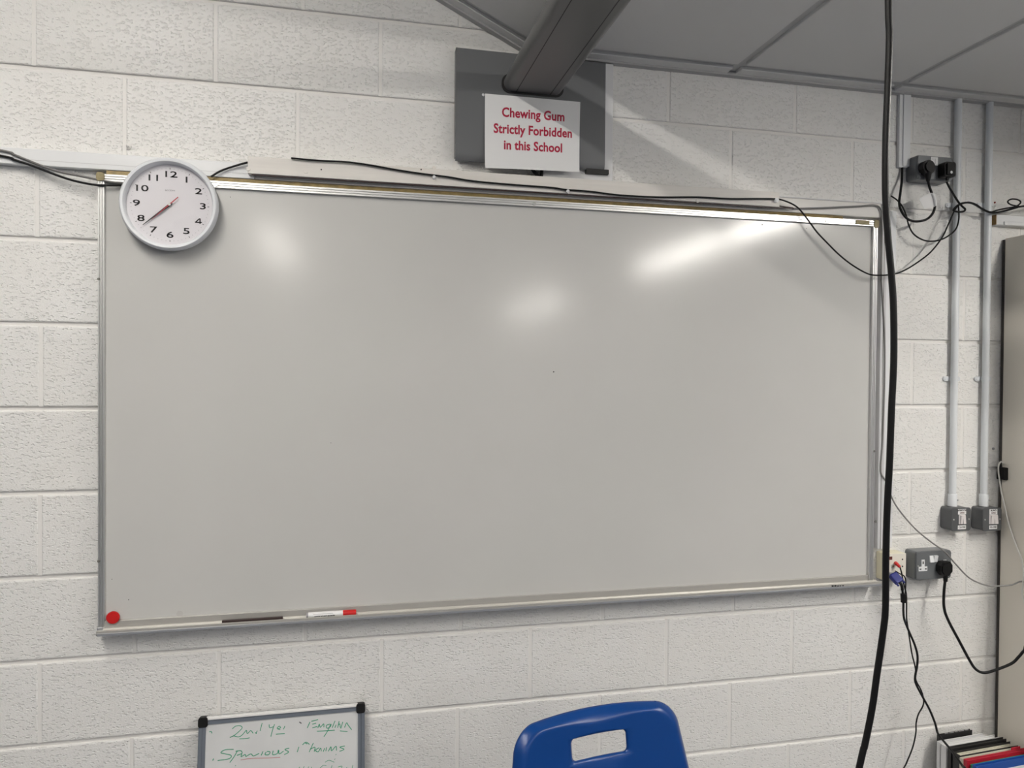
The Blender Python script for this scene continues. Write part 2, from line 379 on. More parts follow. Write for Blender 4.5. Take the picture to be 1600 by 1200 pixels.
k.add('gold_edging', prism([(-.002, BZ1-.001), (-.0255, BZ1-.001), (-.022, BZ1+.010), (-.002, BZ1+.010)], 'x', BX0+.02, gx1), M_GOLD)
for x, y in ((835, 318), (1292, 345), (338, 292)):
    p = P(x, y, .03); k.add('screw', disc((p.x, BZ1-.012), .0055, -.0305, -.0275, 10, .0008), M_SCREW)
for x, y, r in ((865, 581, .0022), (1191, 351, .002), (517, 692, .001), (1260, 357, .0013), (175, 905, .001), (201, 937, .0013), (360, 308, .0012)):
    p = P(x, y, .018); k.add('spot', disc((p.x, p.z), r, -.0186, -.0178, 8), M_INK)
p = P(281, 959, .018); k.add('glue_mark', disc((p.x, p.z), .009, -.0184, -.0178, 18), mat('glue_grey', (.50, .49, .47, 1), .5))
p = P(1305, 913.5, .05)
for q in range(5):
    k.add('ink_smudge', box(p.x-.017+q*.010, p.x-.010+q*.010-(.002 if q > 2 else 0), -.0562, -.0548, BZ0+.0035, BZ0+(.0085 if q < 2 else .0065)), M_INK)
# dents in the side frames
for x, y in ((154, 436), (154, 877), (1366, 705), (1368, 815)):
    p = P(x, y, .028); k.add('screw', disc((p.x, p.z), .0035, -.0292, -.026, 8), M_GROOVE)

# things kept on the board
p = P(178, 964, .02)
tag(link('magnet', disc((0, 0), .0165, -.0062, 0, 28, .002), M_REDPL, loc=(p.x, -.0252, p.z+.001)), 'round red magnet in lower corner of large whiteboard', 'magnet')
a, b_ = P(480, 961, .04), P(557, 957, .04)
mk = thing('whiteboard_marker', (a.x, -.041, BZ0+.0042), 'white marker pen with red cap lying in the pen tray', 'marker'); k = K(mk)
zc = BZ0+.0042+.0085; L = b_.x-a.x; xs = a.x+.003
k.add('barrel', tube([(xs, -.041, zc), (xs+L*.70, -.041, zc)], .0085, 16, 1), mat('marker_white', (.80, .80, .80, 1), .35), True)
k.add('end_plug', tube([(xs-.005, -.041, zc), (xs, -.041, zc)], .0076, 14, 1), M_GREYINK, True)
k.add('cap', tube([(xs+L*.70, -.041, zc), (xs+L*.71, -.041, zc), (xs+L-.006, -.041, zc), (xs+L-.004, -.041, zc)], lambda t: .0088 if t < .9 else .0080, 16, 1), M_REDPL, True)
tb = k.add('print', text_bm('WHITE BOARD MARKER', .0036, face_y((xs+L*.33, -.0499, zc-.0022)), 1.0, .00012), M_INK)
k.add('print', box(xs+L*.10, xs+L*.50, -.0485, -.0480, zc+.0040, zc+.0048), M_GREYINK)
a, b_ = P(347, 970, .045), P(442, 965, .045)
tag(link('dark_strip', box(0, b_.x-a.x, -.008, 0, 0, .0115, .001, 1), mat('dark_brown', (.035, .02, .018, 1), .5), loc=(a.x, -.0405, BZ0+.0040)), 'thin dark brown strip lying in the pen tray', 'strip')

# ------------------------------------------------------------------ cable trunking and batten above the board
RZ0, RZ1 = 2.107, 2.150
VX0, VX1 = P(1373, 600, .022).x, P(1394, 600, .022).x
ZT = P(1380, 318, .022).z
tr = thing('cable_trunking', (.5, 0, RZ0), 'long white plastic trunking running level above the whiteboard', 'trunking'); k = K(tr)
k.add('run', box(-1.9, .55, -.022, 0, RZ0, RZ1, .0015, 1), M_WPLAST)
k.add('painted_run', box(.551, VX0+.002, -.020, 0, RZ0, RZ1+.004, .0015, 1), mat('painted_over_trunking', (.74, .72, .69, 1), .5))
k.add('cover_seam', box(-1.9, .55, -.0224, -.0215, RZ0+.013, RZ0+.0143), M_TRUNKG)
k.add('top_edge', box(2.165, VX0+.002, -.0215, 0, RZ1+.0042, RZ1+.0072), M_TRUNKG)
tr = thing('cable_trunking', (VX0, 0, .985), 'tall vertical trunking between whiteboard frame and hanging cable', 'trunking'); k = K(tr)
k.add('grey_run', box(VX0+.004, VX0+.026, -.022, 0, .985, ZT, .0015, 1), M_TRUNKG)
k.add('white_run', box(VX0+.027, VX1+.014, -.016, 0, .985, ZT-.02, .0015, 1), M_WPLAST)
k.add('cover_seam', box(VX0+.0135, VX0+.0155, -.0226, -.0215, .985, ZT-.03), M_GROOVE)
bt = thing('wooden_batten', (P(387, 250, .04).x, 0, 2.117), 'long pinkish white painted wooden batten screwed above the whiteboard', 'batten'); k = K(bt)
tx0, tx1 = P(387, 250, .04).x, P(1218, 312, .04).x; TZ0, TZ1 = 2.117, 2.164
k.add('plank', box(tx0, tx1, -.040, -.0225, TZ0, TZ1, .0012, 1), M_BATTEN)
k.add('packing', box(tx0+.1, tx1-.08, -.0225, -.0, 2.155, TZ1-.0005), M_BATTEN)
for x, y in ((388, 264), (478, 268), (677, 277), (888, 300), (1090, 314)):
    p = P(x, y, .04); k.add('screw', disc((p.x, p.z), .006, -.0418, -.0395, 12, .0008), M_BATTEN)
for x, y in ((502, 265), (658, 265)):
    p = P(x, y, .04); k.add('nail_hole', disc((p.x, p.z), .0022, -.0404, -.0398, 8), M_INK)
cbt = tag(link('thin_wire', tube([(tx0+.01, -.036, TZ0-.0022), ((tx0+tx1)/2, -.036, TZ0-.0022), (tx1-.004, -.036, TZ0-.0022), (tx1+.004, -.035, TZ0+.004)], .0022, 6, 4), mat('dark_red_wire', (.03, .012, .012, 1), .5), None, True),
          'thin dark wire tucked along the underside of the wooden batten', 'wire')
for x, y in ((678, 263),):
    p = P(x, y, 0); tag(link('wall_plug', disc((0, 0), .006, -.006, .003, 12, .001), M_BATTEN, loc=(p.x, 0, p.z)), 'painted round wall plug just above the wooden batten', 'wall plug')
p = P(200, 229, 0)
hk = thing('wall_hook', (p.x, 0, p.z), 'small painted screw hook in the block wall above the clock', 'hook'); k = K(hk)
k.add('shank', tube([(p.x, .004, p.z), (p.x+.001, -.009, p.z-.001), (p.x+.003, -.011, p.z+.001)], .0040, 8, 4), M_MORTAR, True)
k.add('plug', disc((p.x+.001, p.z), .0085, -.007, .003, 12, .0025), M_MORTAR)

# ------------------------------------------------------------------ wall clock
cc = P(265.5, 320, .045); CR = .1235
ck = thing('wall_clock', (cc.x, -.020, cc.z), 'round white wall clock with black numerals hung over whiteboard corner', 'clock'); k = K(ck)
yc = -.030
k.add('case', lathe_y([(0, yc), (CR*.93, yc), (CR*.985, yc-.004), (CR, yc-.012), (CR, yc-.022), (CR*.985, yc-.030), (CR*.955, yc-.0335), (CR*.91, yc-.033), (CR*.885, yc-.029), (CR*.872, yc-.016), (CR*.872, yc-.014)], (cc.x, cc.z), 72), M_RIM, True)
k.add('dial', disc((cc.x, cc.z), CR*.878, yc-.014, yc-.006, 64), M_FACE)
k.add('lens', lathe_y([(0, yc-.0275), (CR*.884, yc-.0265)], (cc.x, cc.z), 64), GLASS, True)
yd = yc-.0143
for h in range(1, 13):
    t = math.radians(30*h); rr = CR*.645
    if h in (12, 6): rr = CR*.655
    c = Vector((cc.x+rr*math.sin(t)*1.04, yd, cc.z+rr*math.cos(t)))
    nb = bmesh.new()
    for ox, oz in ((-.0003, -.0003), (.0003, -.0003), (-.0003, .0003), (.0003, .0003)):   # heavy strokes
        if h == 4:   # open strokes of the figure 4
            tmp = bmesh.new()
            for pl in (((.0026, -.0072), (.0048, -.0072), (.0048, .0072), (.0026, .0072)), ((-.0088, -.0042), (.0082, -.0042), (.0082, -.0022), (-.0088, -.0022)), ((-.0088, -.0032), (-.0062, -.0032), (.0042, .0072), (.0014, .0072))):
                prism([(c.x+ox+a_, c.z+oz+b2) for a_, b2 in pl], 'y', c.y-.0001, c.y+.0001, bm=tmp)
        else: tmp = text_bm(str(h), .0160, face_y(c+Vector((ox, 0, oz))), 1.75, 0, .0001, .95)
        tme = bpy.data.meshes.new('t'); tmp.to_mesh(tme); tmp.free(); nb.from_mesh(tme); bpy.data.meshes.remove(tme)
    k.add('numeral', nb, M_INK)
for q in range(60):
    t = math.radians(6*q); r0, r1 = CR*(.775 if q % 5 else .765), CR*(.79 if q % 5 else .80); wd = .0004 if q % 5 else .0007
    b = box(-wd, wd, -.0002, .0002, r0, r1); bmesh.ops.transform(b, matrix=Matrix.Translation((cc.x, yd, cc.z)) @ Matrix.Rotation(t, 4, 'Y'), verts=b.verts)
    k.add('minute_mark', b, M_GREYINK if q % 5 else M_INK)
k.add('maker_name', text_bm('acctim', .0054, face_y((cc.x, yd, cc.z+CR*.315)), 1.25, 0, .0001), M_GREYINK)
def hand(name, deg, L, tail, wd, y, m):
    b = prism([(-wd*.7, -tail), (wd*.7, -tail), (wd, 0), (wd*.25, L), (-wd*.25, L), (-wd, 0)], 'y', -.0004, .0004)
    bmesh.ops.transform(b, matrix=Matrix.Translation((cc.x, y, cc.z)) @ Matrix.Rotation(math.radians(deg), 4, 'Y'), verts=b.verts)
    return k.add(name, b, m)
hand('hour_hand', 230, CR*.40, .006, .0036, yc-.0165, M_INK)
hand('minute_hand', 229, CR*.71, .008, .0028, yc-.0185, M_INK)
hand('second_hand', 226, CR*.50, .030, .0013, yc-.0205, mat('second_red', (.45, .01, .03, 1), .5))
k.add('hub', disc((cc.x, cc.z), .0034, yc-.0225, yc-.014, 14, .0006), M_SCREW)
k.add('hanger', box(cc.x-.02, cc.x+.02, yc, -.019, cc.z+.02, cc.z+.10), M_RIM)

# ------------------------------------------------------------------ projector arm and sign
q0, q1 = P(713, 86, .034), P(945, 267, .034)
PX0, PX1, PZ0, PZ1 = q0.x, q1.x, P(830, 258, .034).z, KZ-.021
pj = thing('projector_boom', ((PX0+PX1)/2, 0, PZ0), 'grey metal projector boom with square wall plate', 'projector mount'); k = K(pj)
b = bmesh.new()
prof = [(-.0165, PZ1), (-.030, PZ1), (-.034, PZ1-.004), (-.034, PZ0+.020), (-.032, PZ0+.008), (-.026, PZ0), (-.022, PZ0), (-.028, PZ0+.010), (-.030, PZ0+.022), (-.030, PZ1-.006), (-.028, PZ1-.004), (-.0165, PZ1-.004)]
k.add('wall_plate', prism(prof, 'x', PX0, PX1), M_GREY)
k.add('plate_side', box(PX0, PX0+.003, -.033, -.001, PZ0+.012, PZ1-.001), M_GREY)
k.add('plate_side', box(PX1-.003, PX1, -.033, -.0165, PZ0+.012, PZ1-.001), M_GREY)
AX0, AX1, AZ0, AZ1 = 1.252, 1.430, 2.410, 2.456
arm_o = rrect(AX0, AX1, AZ0, AZ1, .0215, 7)
k.add('boom_arm', prism(arm_o, 'y', -1.30, -.034), M_GREYARM, True)
k.root.children[-1].data.set_sharp_from_angle(angle=.6)
for xs_ in (AX0+.038, AX1-.036):
    k.add('seam', box(xs_-.0011, xs_+.0011, -1.295, -.036, AZ0-.0004, AZ0+.002), M_DARK)
k.add('gap_shade_ring', prism(rrect(AX0-.006, AX1+.006, AZ0-.006, AZ1+.004, .024, 7), 'y', -.0375, -.0335), M_DARK)  # dark ring: shade of the gap around the boom, put in as colour
k.add('end_cap', prism(rrect(AX0-.003, AX1+.003, AZ0-.003, AZ1+.003, .024, 7), 'y', -1.312, -1.300, .003), M_BLACKP)
q = P(755, 148, .036); k.add('bolt', disc((q.x, q.z), .004, -.0365, -.033, 10, .0006), M_WPLAST)
q = P(916, 266, .028); q2 = P(951, 272, .028); k.add('cavity_shade', box(q.x, q2.x, -.030, -.0165, PZ0-.010, PZ0+.004), M_DARK)  # black box standing in for the shade inside the open plate bottom
# backing board and cables behind the plate
b0, b1 = P(846, 278, .016), P(957, 278, .016)
tag(link('backing_board', box(0, b1.x-b0.x, -.016, .002, 0, KZ-.016-b0.z+.006, .001, 1), mat('backing_white', (.76, .76, .77, 1), .5), loc=(b0.x, 0, b0.z-.006)), 'white board behind the grey projector boom plate', 'board')
for xa, xb in ((829, 841),):
    tag(link('projector_cable', tube([P(xa, 240, .024), P(xa+2, 262, .022), P(xb-2, 273, .018), P(xb+4, 279, .020), P(xb+6, 262, .022)], .0055, 8, 6), M_BLACK, None, True),
        'black cable loop peeping out below the paper sign', 'cable')
# paper sign
s = [P(758, 146, .0365), P(907, 159, .0365), P(906, 268, .052), P(758, 262, .050)]
sg = thing('paper_sign', tuple(s[3]), 'white paper sign forbidding chewing gum in red lettering', 'sign'); k = K(sg)
def sgp(u, v, n=0):
    p = s[3].lerp(s[2], u).lerp(s[0].lerp(s[1], u), v)
    p.y = -.0350-.013*(1-v)**2-.0008*math.sin(u*5)-n; return p
bm = bmesh.new(); NU, NV = 24, 16
for side in (0, .0005):
    g = [[bm.verts.new(sgp(i/NU, j/NV, side)) for i in range(NU+1)] for j in range(NV+1)]
    for j in range(NV):
        for i in range(NU): bm.faces.new((g[j][i], g[j][i+1], g[j+1][i+1], g[j+1][i]))
bmesh.ops.recalc_face_normals(bm, faces=bm.faces)
k.add('sheet', bm, M_PAPER, True)
for t_, u, v, sx in (('Chewing Gum', .505, .765, .83), ('Strictly Forbidden', .505, .540, .83), ('in this School', .505, .322, .83)):
    c = sgp(u, v, .002); b = text_bm(t_, .0275, Matrix.Identity(4), sx, .0011, .0001, 1.03)
    sl = math.atan2((s[1]-s[0]).z, (s[1]-s[0]).x)
    bmesh.ops.subdivide_edges(b, edges=b.edges, cuts=1)
    for vtx in b.verts:
        uu = u+vtx.co.x/(s[1]-s[0]).length; vv = v+vtx.co.y/(s[0]-s[3]).length; vtx.co = sgp(uu, vv, .0008+vtx.co.z)
    k.add('lettering', b, M_RED)

# ------------------------------------------------------------------ conduits, switches, sockets on the right
def conduit(xpx, label, ztop=KZ-.012):
    c = P(xpx, 600, .022); r = .0115
    t = thing('conduit', (c.x, -.014, 1.11), label, 'conduit', 'white conduits beside the whiteboard'); k = K(t)
    zc0 = P(xpx, 790, .022).z; z1 = P(xpx, 772, .022).z
    k.add('pipe', tube([(c.x, -.016, zc0), (c.x, -.016, ztop)], r, 18, 1), M_CONDUIT, True)
    k.add('coupler', tube([(c.x, -.016, zc0-.002), (c.x, -.016, z1-.002), (c.x, -.016, z1)], lambda t: .0148 if t < .9 else .0138, 18, 1), M_CONDUIT, True)
    k.add('coupler_screw', disc((c.x+.010, zc0+.02), .003, -.029, -.022, 8), M_ALUD)
    for ypx in (592, 320):
        z = P(xpx, ypx, .016).z
        k.add('saddle', tube([(c.x, -.016, z-.007), (c.x, -.016, z+.007)], r+.0022, 18, 1), M_CONDUIT, True)
        for sgn_ in ((-1, 1) if ypx == 592 else (-1,)):
            sd = k.add('saddle_foot', prism(rrect(min(c.x+sgn_*.010, c.x+sgn_*.034), max(c.x+sgn_*.010, c.x+sgn_*.034), z-.008, z+.008, .006), 'y', -.006, .001), M_CONDUIT)
            k.add('saddle_screw', disc((c.x+sgn_*.027, z), .004, -.008, -.005, 10, .0008), M_CONDUIT)
    return c
c1 = conduit(1493, 'white painted conduit pipe ending at the window switch, beside the trunking and sockets')
c2 = conduit(1542, 'white painted conduit pipe ending at the blind switch, next to the beige cabinet')
def switch(x0, y0, x1, y1, ctr, words, label, sw):
    a, b = P(x0, y0, .050), P(x1, y1, .050)
    t = thing('switch_box', ((a.x+b.x)/2, 0, b.z), label, 'switch', 'grey metal switch boxes'); k = K(t)
    zm = (a.z+b.z)/2
    k.add('back_box', prism(rrect(a.x+.001, b.x-.001, b.z+.001, a.z-.001, .010), 'y', -.046, .001), M_DKBOX)
    k.add('faceplate', prism(rrect(a.x, b.x, b.z, a.z, .010), 'y', -.050, -.0455, .0012), M_METALBOX if False else M_DKBOX)
    xm = (a.x+b.x)/2+ctr
    fr = k.add('rocker_frame', box(xm-sw-.003, xm+sw+.003, -.0525, -.049, zm-.0165, zm+.0165, .001, 1), M_ROCK)
    for i in (0, 1):
        xa = xm-sw+i*sw
        k.add('rocker', prism([(-.0515, zm-.0145), (-.0515, zm+.0145), (-.0585, zm+.0145), (-.0555, zm-.0145)] if i == 0 else [(-.0515, zm-.0145), (-.0515, zm+.0145), (-.0555, zm+.0145), (-.0585, zm-.0145)], 'x', xa+.0005, xa+sw-.0005), M_ROCK)
    for sx in (-1, 1): k.add('screw', disc(((a.x+b.x)/2+sx*.031, zm), .0028, -.0515, -.049, 10, .0005), M_SCREW)
    l1 = k.add('label_sticker', box(xm-.0165, xm+.0165, -.0506, -.0498, zm+.0175, zm+.036), M_PAPER)
    l2 = k.add('label_sticker', box(xm-.0165, xm+.0165, -.0506, -.0498, zm-.034, zm-.0205), M_PAPER)
    k.add('lettering', text_bm(words[0], .0058, face_y((xm, -.0508, zm+.0310)), .95 if len(words[0]) > 5 else 1, .0002), M_INK, parent=l1)
    k.add('lettering', text_bm('OPEN', .0054, face_y((xm, -.0508, zm+.0222)), 1, .0001), mat('dull_red_ink', (.10, .03, .03, 1), .6), parent=l1)
    k.add('lettering', text_bm('CLOSE', .0062, face_y((xm, -.0508, zm-.0272)), 1.05, .0001), M_INK, parent=l2)
switch(1487, 794, 1517, 829, .0025, ('WINDOW',), 'grey metal switch box with WINDOW label and white rockers', .0105)
switch(1536, 794, 1565, 829, .0035, ('BLIND',), 'grey metal switch box with BLIND label and wide white rockers', .0145)

def plug_body(k, c, y0, wd=.025, up=.018, dn=.030):
    """UK plug: c = (x, z) of its centre, flat on the outlet at y0"""
    o = [(c[0]-wd*.62, c[1]+up), (c[0]+wd*.62, c[1]+up), (c[0]+wd, c[1]+up*.45), (c[0]+wd, c[1]-dn*.45), (c[0]+wd*.45, c[1]-dn), (c[0]-wd*.45, c[1]-dn), (c[0]-wd, c[1]-dn*.45), (c[0]-wd, c[1]+up*.45)]
    k.add('plug_body', prism(o, 'y', y0-.026, y0, .005), M_BLACKP)
def double_socket(a, b, label, mt):
    t = thing('power_socket', ((a.x+b.x)/2, 0, b.z), label, 'socket'); k = K(t); zm = (a.z+b.z)/2
    k.add('back_box', prism(rrect(a.x-.002, b.x+.002, b.z-.001, a.z+.001, .009), 'y', -.045, .001), mt)
    k.add('faceplate', prism(rrect(a.x, b.x, b.z, a.z, .008), 'y', -.050, -.0445, .0015), mt)
    return t, k, zm
def outlet(k, cx, cz):
    o = [(cx-.006, cz+.021), (cx+.006, cz+.021), (cx+.006, cz-.003), (cx+.017, cz-.003), (cx+.017, cz-.018), (cx-.017, cz-.018), (cx-.017, cz-.003), (cx-.006, cz-.003)]
    f = k.add('outlet', prism(o, 'y', -.0512, -.049), M_WPLAST)
    k.add('earth_slot', box(cx-.0022, cx+.0022, -.0515, -.0508, cz+.006, cz+.015), M_INK, parent=f)
    for s_ in (-1, 1): k.add('pin_slot', box(cx+s_*.0105-.0034, cx+s_*.0105+.0034, -.0515, -.0508, cz-.013, cz-.009), M_INK, parent=f)
# lower socket
a, b = P(1432, 863, .050), P(1486, 903, .050)
t, k, zm = double_socket(a, b, 'grey metal double socket with one white outlet free, low beside whiteboard', M_METALBOX)
oc = P(1442, 884, .05); outlet(k, oc.x, oc.z)
oc2 = P(1476, 884, .05); outlet(k, oc2.x, oc2.z)
sc = P(1458, 873, .05)
for i in (0, 1): k.add('rocker', prism([(-.049, sc.z-.011), (-.049, sc.z+.011), (-.0565 if i else -.0525, sc.z+.011), (-.0525 if i else -.0565, sc.z-.011)], 'x', sc.x-.016+i*.0165, sc.x-.001+i*.0165), M_WPLAST)
k.add('screw', disc((P(1434.5, 884, .05).x, zm), .0028, -.0515, -.049, 10, .0005), M_SCREW)
# its plug and cord
pc = P(1476, 887, .062)
t = thing('power_plug', (pc.x, -.052, pc.z-.03), 'black power plug with thick black cord in the lower double socket', 'plug'); k = K(t)
plug_body(k, (pc.x-.0015, pc.z), -.0512, .024, .022, .026)
k.add('strain_relief', tube([(pc.x, -.066, pc.z-.018), (pc.x+.0005, -.066, pc.z-.046)], lambda t: .0085-.002*t, 10, 1), M_BLACKP, True)
pts = [(1477, 906, .066), (1475, 925, .068), (1475, 948, .072), (1481, 968, .078), (1499, 1002, .09), (1514, 1030, .10), (1524, 1045, .11), (1536, 1051, .12), (1552, 1048, .13), (1580, 1037, .15), (1592, 1026, .16), (1600, 1017, .17), (1610, 1012, .185)]
pts = [P(*q) for q in pts]; pts += [Vector((3.05, -.28, .55)), Vector((3.0, -.30, .25)), Vector((2.93, -.33, .02)), Vector((2.80, -.36, .006))]
k.add('cord', tube(pts, .0045, 10, 6), M_BLACK, True)
# upper socket
a, b = P(1434, 242, .050), P(1488, 283, .050)
t, k, zm = double_socket(a, b, 'grey metal double socket with two black plugs, high beside conduits', M_METALBOX)
q = P(1460, 251, .05); k.add('label_sticker', box(q.x-.0135, q.x+.0135, -.0507, -.0498, q.z-.016, q.z+.012), M_PAPER)
k.add('sticker_mark', box(q.x+.0015, q.x+.0032, -.0509, -.0505, q.z-.010, q.z+.007), M_GREYINK); k.add('sticker_mark', box(q.x-.011, q.x-.004, -.0509, -.0505, q.z+.004, q.z+.0055), M_GREYINK)
p1 = P(1449, 262, .064); p2 = P(1479, 266, .064)
for pp in (p1, p2): outlet(k, pp.x, pp.z)
# left plug of the upper socket: round plug, cord looping back up into the mini trunking
t = thing('power_plug', (p1.x, -.052, p1.z-.03), 'round black plug in upper socket with white tag on its looping cord', 'plug'); k = K(t)
k.add('plug_body', disc((p1.x, p1.z), .0235, -.079, -.0512, 26, .006), M_BLACKP)
k.add('strain_relief', tube([(p1.x, -.066, p1.z-.016), (p1.x+.001, -.066, p1.z-.034), (p1.x+.002, -.066, p1.z-.046)], lambda t: .0125-.007*t, 10, 1), M_BLACKP, True)
loop = [(1450, 281, .066), (1452, 291, .066), (1456, 302, .066), (1460, 313, .066), (1461, 322, .066), (1457, 334, .064), (1447, 343, .062), (1431, 346, .060), (1418, 342, .055), (1409, 331, .048), (1405, 318, .040), (1407, 300, .030), (1409, 283, .018), (1409.5, 270, .010), (1410, 258, .007)]
k.add('cord', tube([P(*q) for q in loop], .0040, 10, 6), M_BLACK, True)
tg = [P(1456.5, 302, .0705), P(1460.5, 312, .0715), P(1461.5, 322, .0705)]
k.add('tag_sleeve', tube(tg, .0052, 10, 4), M_PAPER, True)
g4 = [P(1436, 310, .068), P(1456, 301, .070), P(1461, 323, .070), P(1444, 326.5, .068)]
bm = bmesh.new(); f_ = [bm.verts.new(v) for v in g4]; f_ += [bm.verts.new(v+Vector((0, .0006, 0))) for v in g4]
for idx in ((3, 2, 1, 0), (4, 5, 6, 7), (0, 1, 5, 4), (1, 2, 6, 5), (2, 3, 7, 6), (3, 0, 4, 7)): bm.faces.new([f_[i] for i in idx])
k.add('cord_tag', bm, M_PAPER)
# right plug of the upper socket: square adapter, cord to the knot and off along the wall
t = thing('power_plug', (p2.x, -.052, p2.z-.03), 'square black adapter plug with white dot in the upper socket', 'plug'); k = K(t)
k.add('plug_body', prism(rrect(p2.x-.022, p2.x+.022, p2.z-.026, p2.z+.024, .008), 'y', -.086, -.0512, .006), M_BLACKP)
q = P(1487, 269, .087); k.add('white_dot', disc((q.x, q.z), .0048, -.0872, -.0855, 14, .0005), M_WPLAST)
k.add('strain_relief', tube([(p2.x-.001, -.068, p2.z-.022), (p2.x, -.068, p2.z-.036)], .0052, 8, 1), M_BLACKP, True)
cord = [(1479, 284, .068), (1484, 294, .066), (1490, 304, .062), (1497, 315, .056), (1503, 322, .052), (1508, 327, .050), (1505, 330.5, .050), (1497, 331, .048), (1490, 329, .047), (1492, 325, .048), (1498, 320, .050), (1506, 317, .050), (1516, 317, .048), (1526, 321, .045), (1537, 328, .044), (1548, 332, .044), (1558, 332, .044), (1572, 329, .046), (1586, 325, .048), (1600, 322, .05), (1660, 315, .05), (1760, 318, .05)]
k.add('cord', tube([P(*q) for q in cord], .0034, 8, 6), M_BLACK, True)
# second cable running with it, with the small ring at the end of the photo
cord = [(1497, 321, .056), (1503, 318.5, .056), (1513, 316, .055), (1524, 319, .052), (1535, 326, .050), (1547, 331, .050), (1560, 328, .050), (1572, 325.5, .050), (1586, 323, .050), (1593, 319, .050), (1594.5, 315, .050), (1590, 312, .050), (1582, 311, .050), (1576, 313, .051), (1575, 316.5, .052), (1580, 320, .053), (1590, 322, .053), (1600, 322.5, .053), (1660, 318, .053), (1760, 321, .053)]
tag(link('black_lead', tube([P(*q) for q in cord], .0026, 8, 6), M_BLACK, None, True), 'thin black lead with a small ring loop above the beige cabinet', 'cable')
# lead that rises from the trunking end, dips and climbs to the knot
cord = [(1392, 306, .012), (1402, 313, .020), (1410, 323, .030), (1416, 337, .034), (1420, 352, .035), (1427, 365, .036), (1440, 374, .037), (1454, 377, .038), (1470, 374.5, .040), (1484, 367, .043), (1494, 357, .046), (1498, 343, .048), (1498, 328, .050), (1497, 320, .052)]
tag(link('black_lead', tube([P(*q) for q in cord], .0026, 8, 6), M_BLACK, None, True), 'black lead dipping in a wide curve below the upper socket', 'cable')
# mini trunking down to the upper socket
a, b = P(1408, 152, .014), P(1420.5, 262, .014)
t = thing('mini_trunking', ((a.x+b.x)/2, 0, b.z), 'short white vertical mini trunking dropping from ceiling to upper socket', 'trunking'); k = K(t)
k.add('channel', box(a.x-.003, b.x-.004, -.012, .001, b.z, KZ-.013, .001, 1), M_WPLAST)
k.add('cover', box(a.x+.010, b.x+.003, -.016, .001, b.z+.004, KZ-.013, .001, 1), M_WPLAST)
# VGA wall box with its plugs
a, b = P(1385.5, 866, .046), P(1412, 906, .046)
t = thing('connector_box', ((a.x+b.x)/2, 0, b.z), 'cream plastic connector box at lower right of the whiteboard', 'connector box'); k = K(t)
k.add('back_box', box(a.x-.003, b.x+.006, -.044, .001, b.z-.002, a.z+.001, .002, 1), M_CREAM)
k.add('faceplate', box(a.x-.001, b.x+.008, -.047, -.0435, b.z-.001, a.z, .001, 1), M_CREAMF)
for yp in (874, 885): q = P(1410, yp, .047); k.add('screw_hole', disc((q.x, q.z), .0028, -.0476, -.0465, 8), M_INK)
q = P(1390, 872, .047); k.add('port', box(q.x-.004, q.x+.010, -.0476, -.0465, q.z-.006, q.z+.005), mat('port_red', (.10, .015, .01, 1), .5))
q = P(1394.5, 884.5, .047); k.add('audio_jack', disc((q.x, q.z), .0065, -.0500, -.0465, 14, .001), M_SCREW)
k.add('jack_hole', disc((q.x, q.z), .0035, -.0505, -.0495, 10), M_WOOD)
q = P(1394, 897, .047); k.add('vga_port', box(q.x-.014, q.x+.010, -.0510, -.0465, q.z-.007, q.z+.007, .002, 1), M_SCREW)
vb = P(1398, 904, .06)
t = thing('vga_cable', tuple(P(1405, 915, .06)), 'black monitor cable with blue plug hanging from the cream box', 'cable'); k = K(t)
A, B = P(1394, 897, .056), P(1406, 910, .080)
d = (B-A).normalized(); sidev = d.cross(Vector((0, -1, .3))).normalized(); upv = sidev.cross(d)
bm = box(-.5, .5, -.5, .5, -.5, .5, .12, 2)
Lg = (B-A).length*1.02
bmesh.ops.transform(bm, matrix=Matrix.Translation((A+B)/2) @ Matrix((( *[sidev.x, upv.x, d.x], 0), (*[sidev.y, upv.y, d.y], 0), (*[sidev.z, upv.z, d.z], 0), (0, 0, 0, 1))) @ Matrix.Diagonal((.030, .017, Lg, 1)), verts=bm.verts)
k.add('blue_plug', bm, M_BLUEVGA)
for sg_ in (-1, 1):
    k.add('thumbscrew', tube([A+sidev*sg_*.0135+d*Lg*.45, A+sidev*sg_*.0135+d*Lg*1.22], .0032, 8, 1), M_BLUEVGA, True)
k.add('strain_relief', tube([B-d*.004, P(1408.5, 914, .085), P(1410, 922, .085)], .0050, 8, 3), M_BLACKP, True)
v = [(1409.5, 920, .085), (1411, 930, .085), (1411.5, 945, .085), (1411.5, 955, .085), (1413, 968, .085), (1420, 986, .085), (1429, 1007, .086), (1433.5, 1024, .087), (1433, 1040, .088), (1430, 1057, .088), (1431, 1068, .088), (1440, 1086, .089), (1452, 1108, .092), (1461, 1130, .098), (1465, 1145, .105), (1472, 1155, .13), (1486, 1172, .19), (1504, 1197, .26), (1515, 1215, .30)]
pts = [P(*q) for q in v]+[Vector((2.72, -.42, .10)), Vector((2.66, -.5, .006)), Vector((2.4, -.55, .006))]
k.add('cord', tube(pts, .0036, 8, 6), M_BLACK, True)
fa, fb = P(1411.5, 928, .085), P(1412, 941, .085)
k.add('ferrite', tube([fa, fb], .0092, 12, 1), M_BLACKP, True)
t = thing('audio_cable', tuple(P(1405, 880, .06)), 'thin black audio cable with red plug in the cream box', 'cable'); k = K(t)
k.add('red_plug', tube([P(1399.5, 880, .048), P(1402, 882, .062), P(1406, 886, .068)], lambda t: .0066-.002*t, 10, 3), M_REDPL, True)
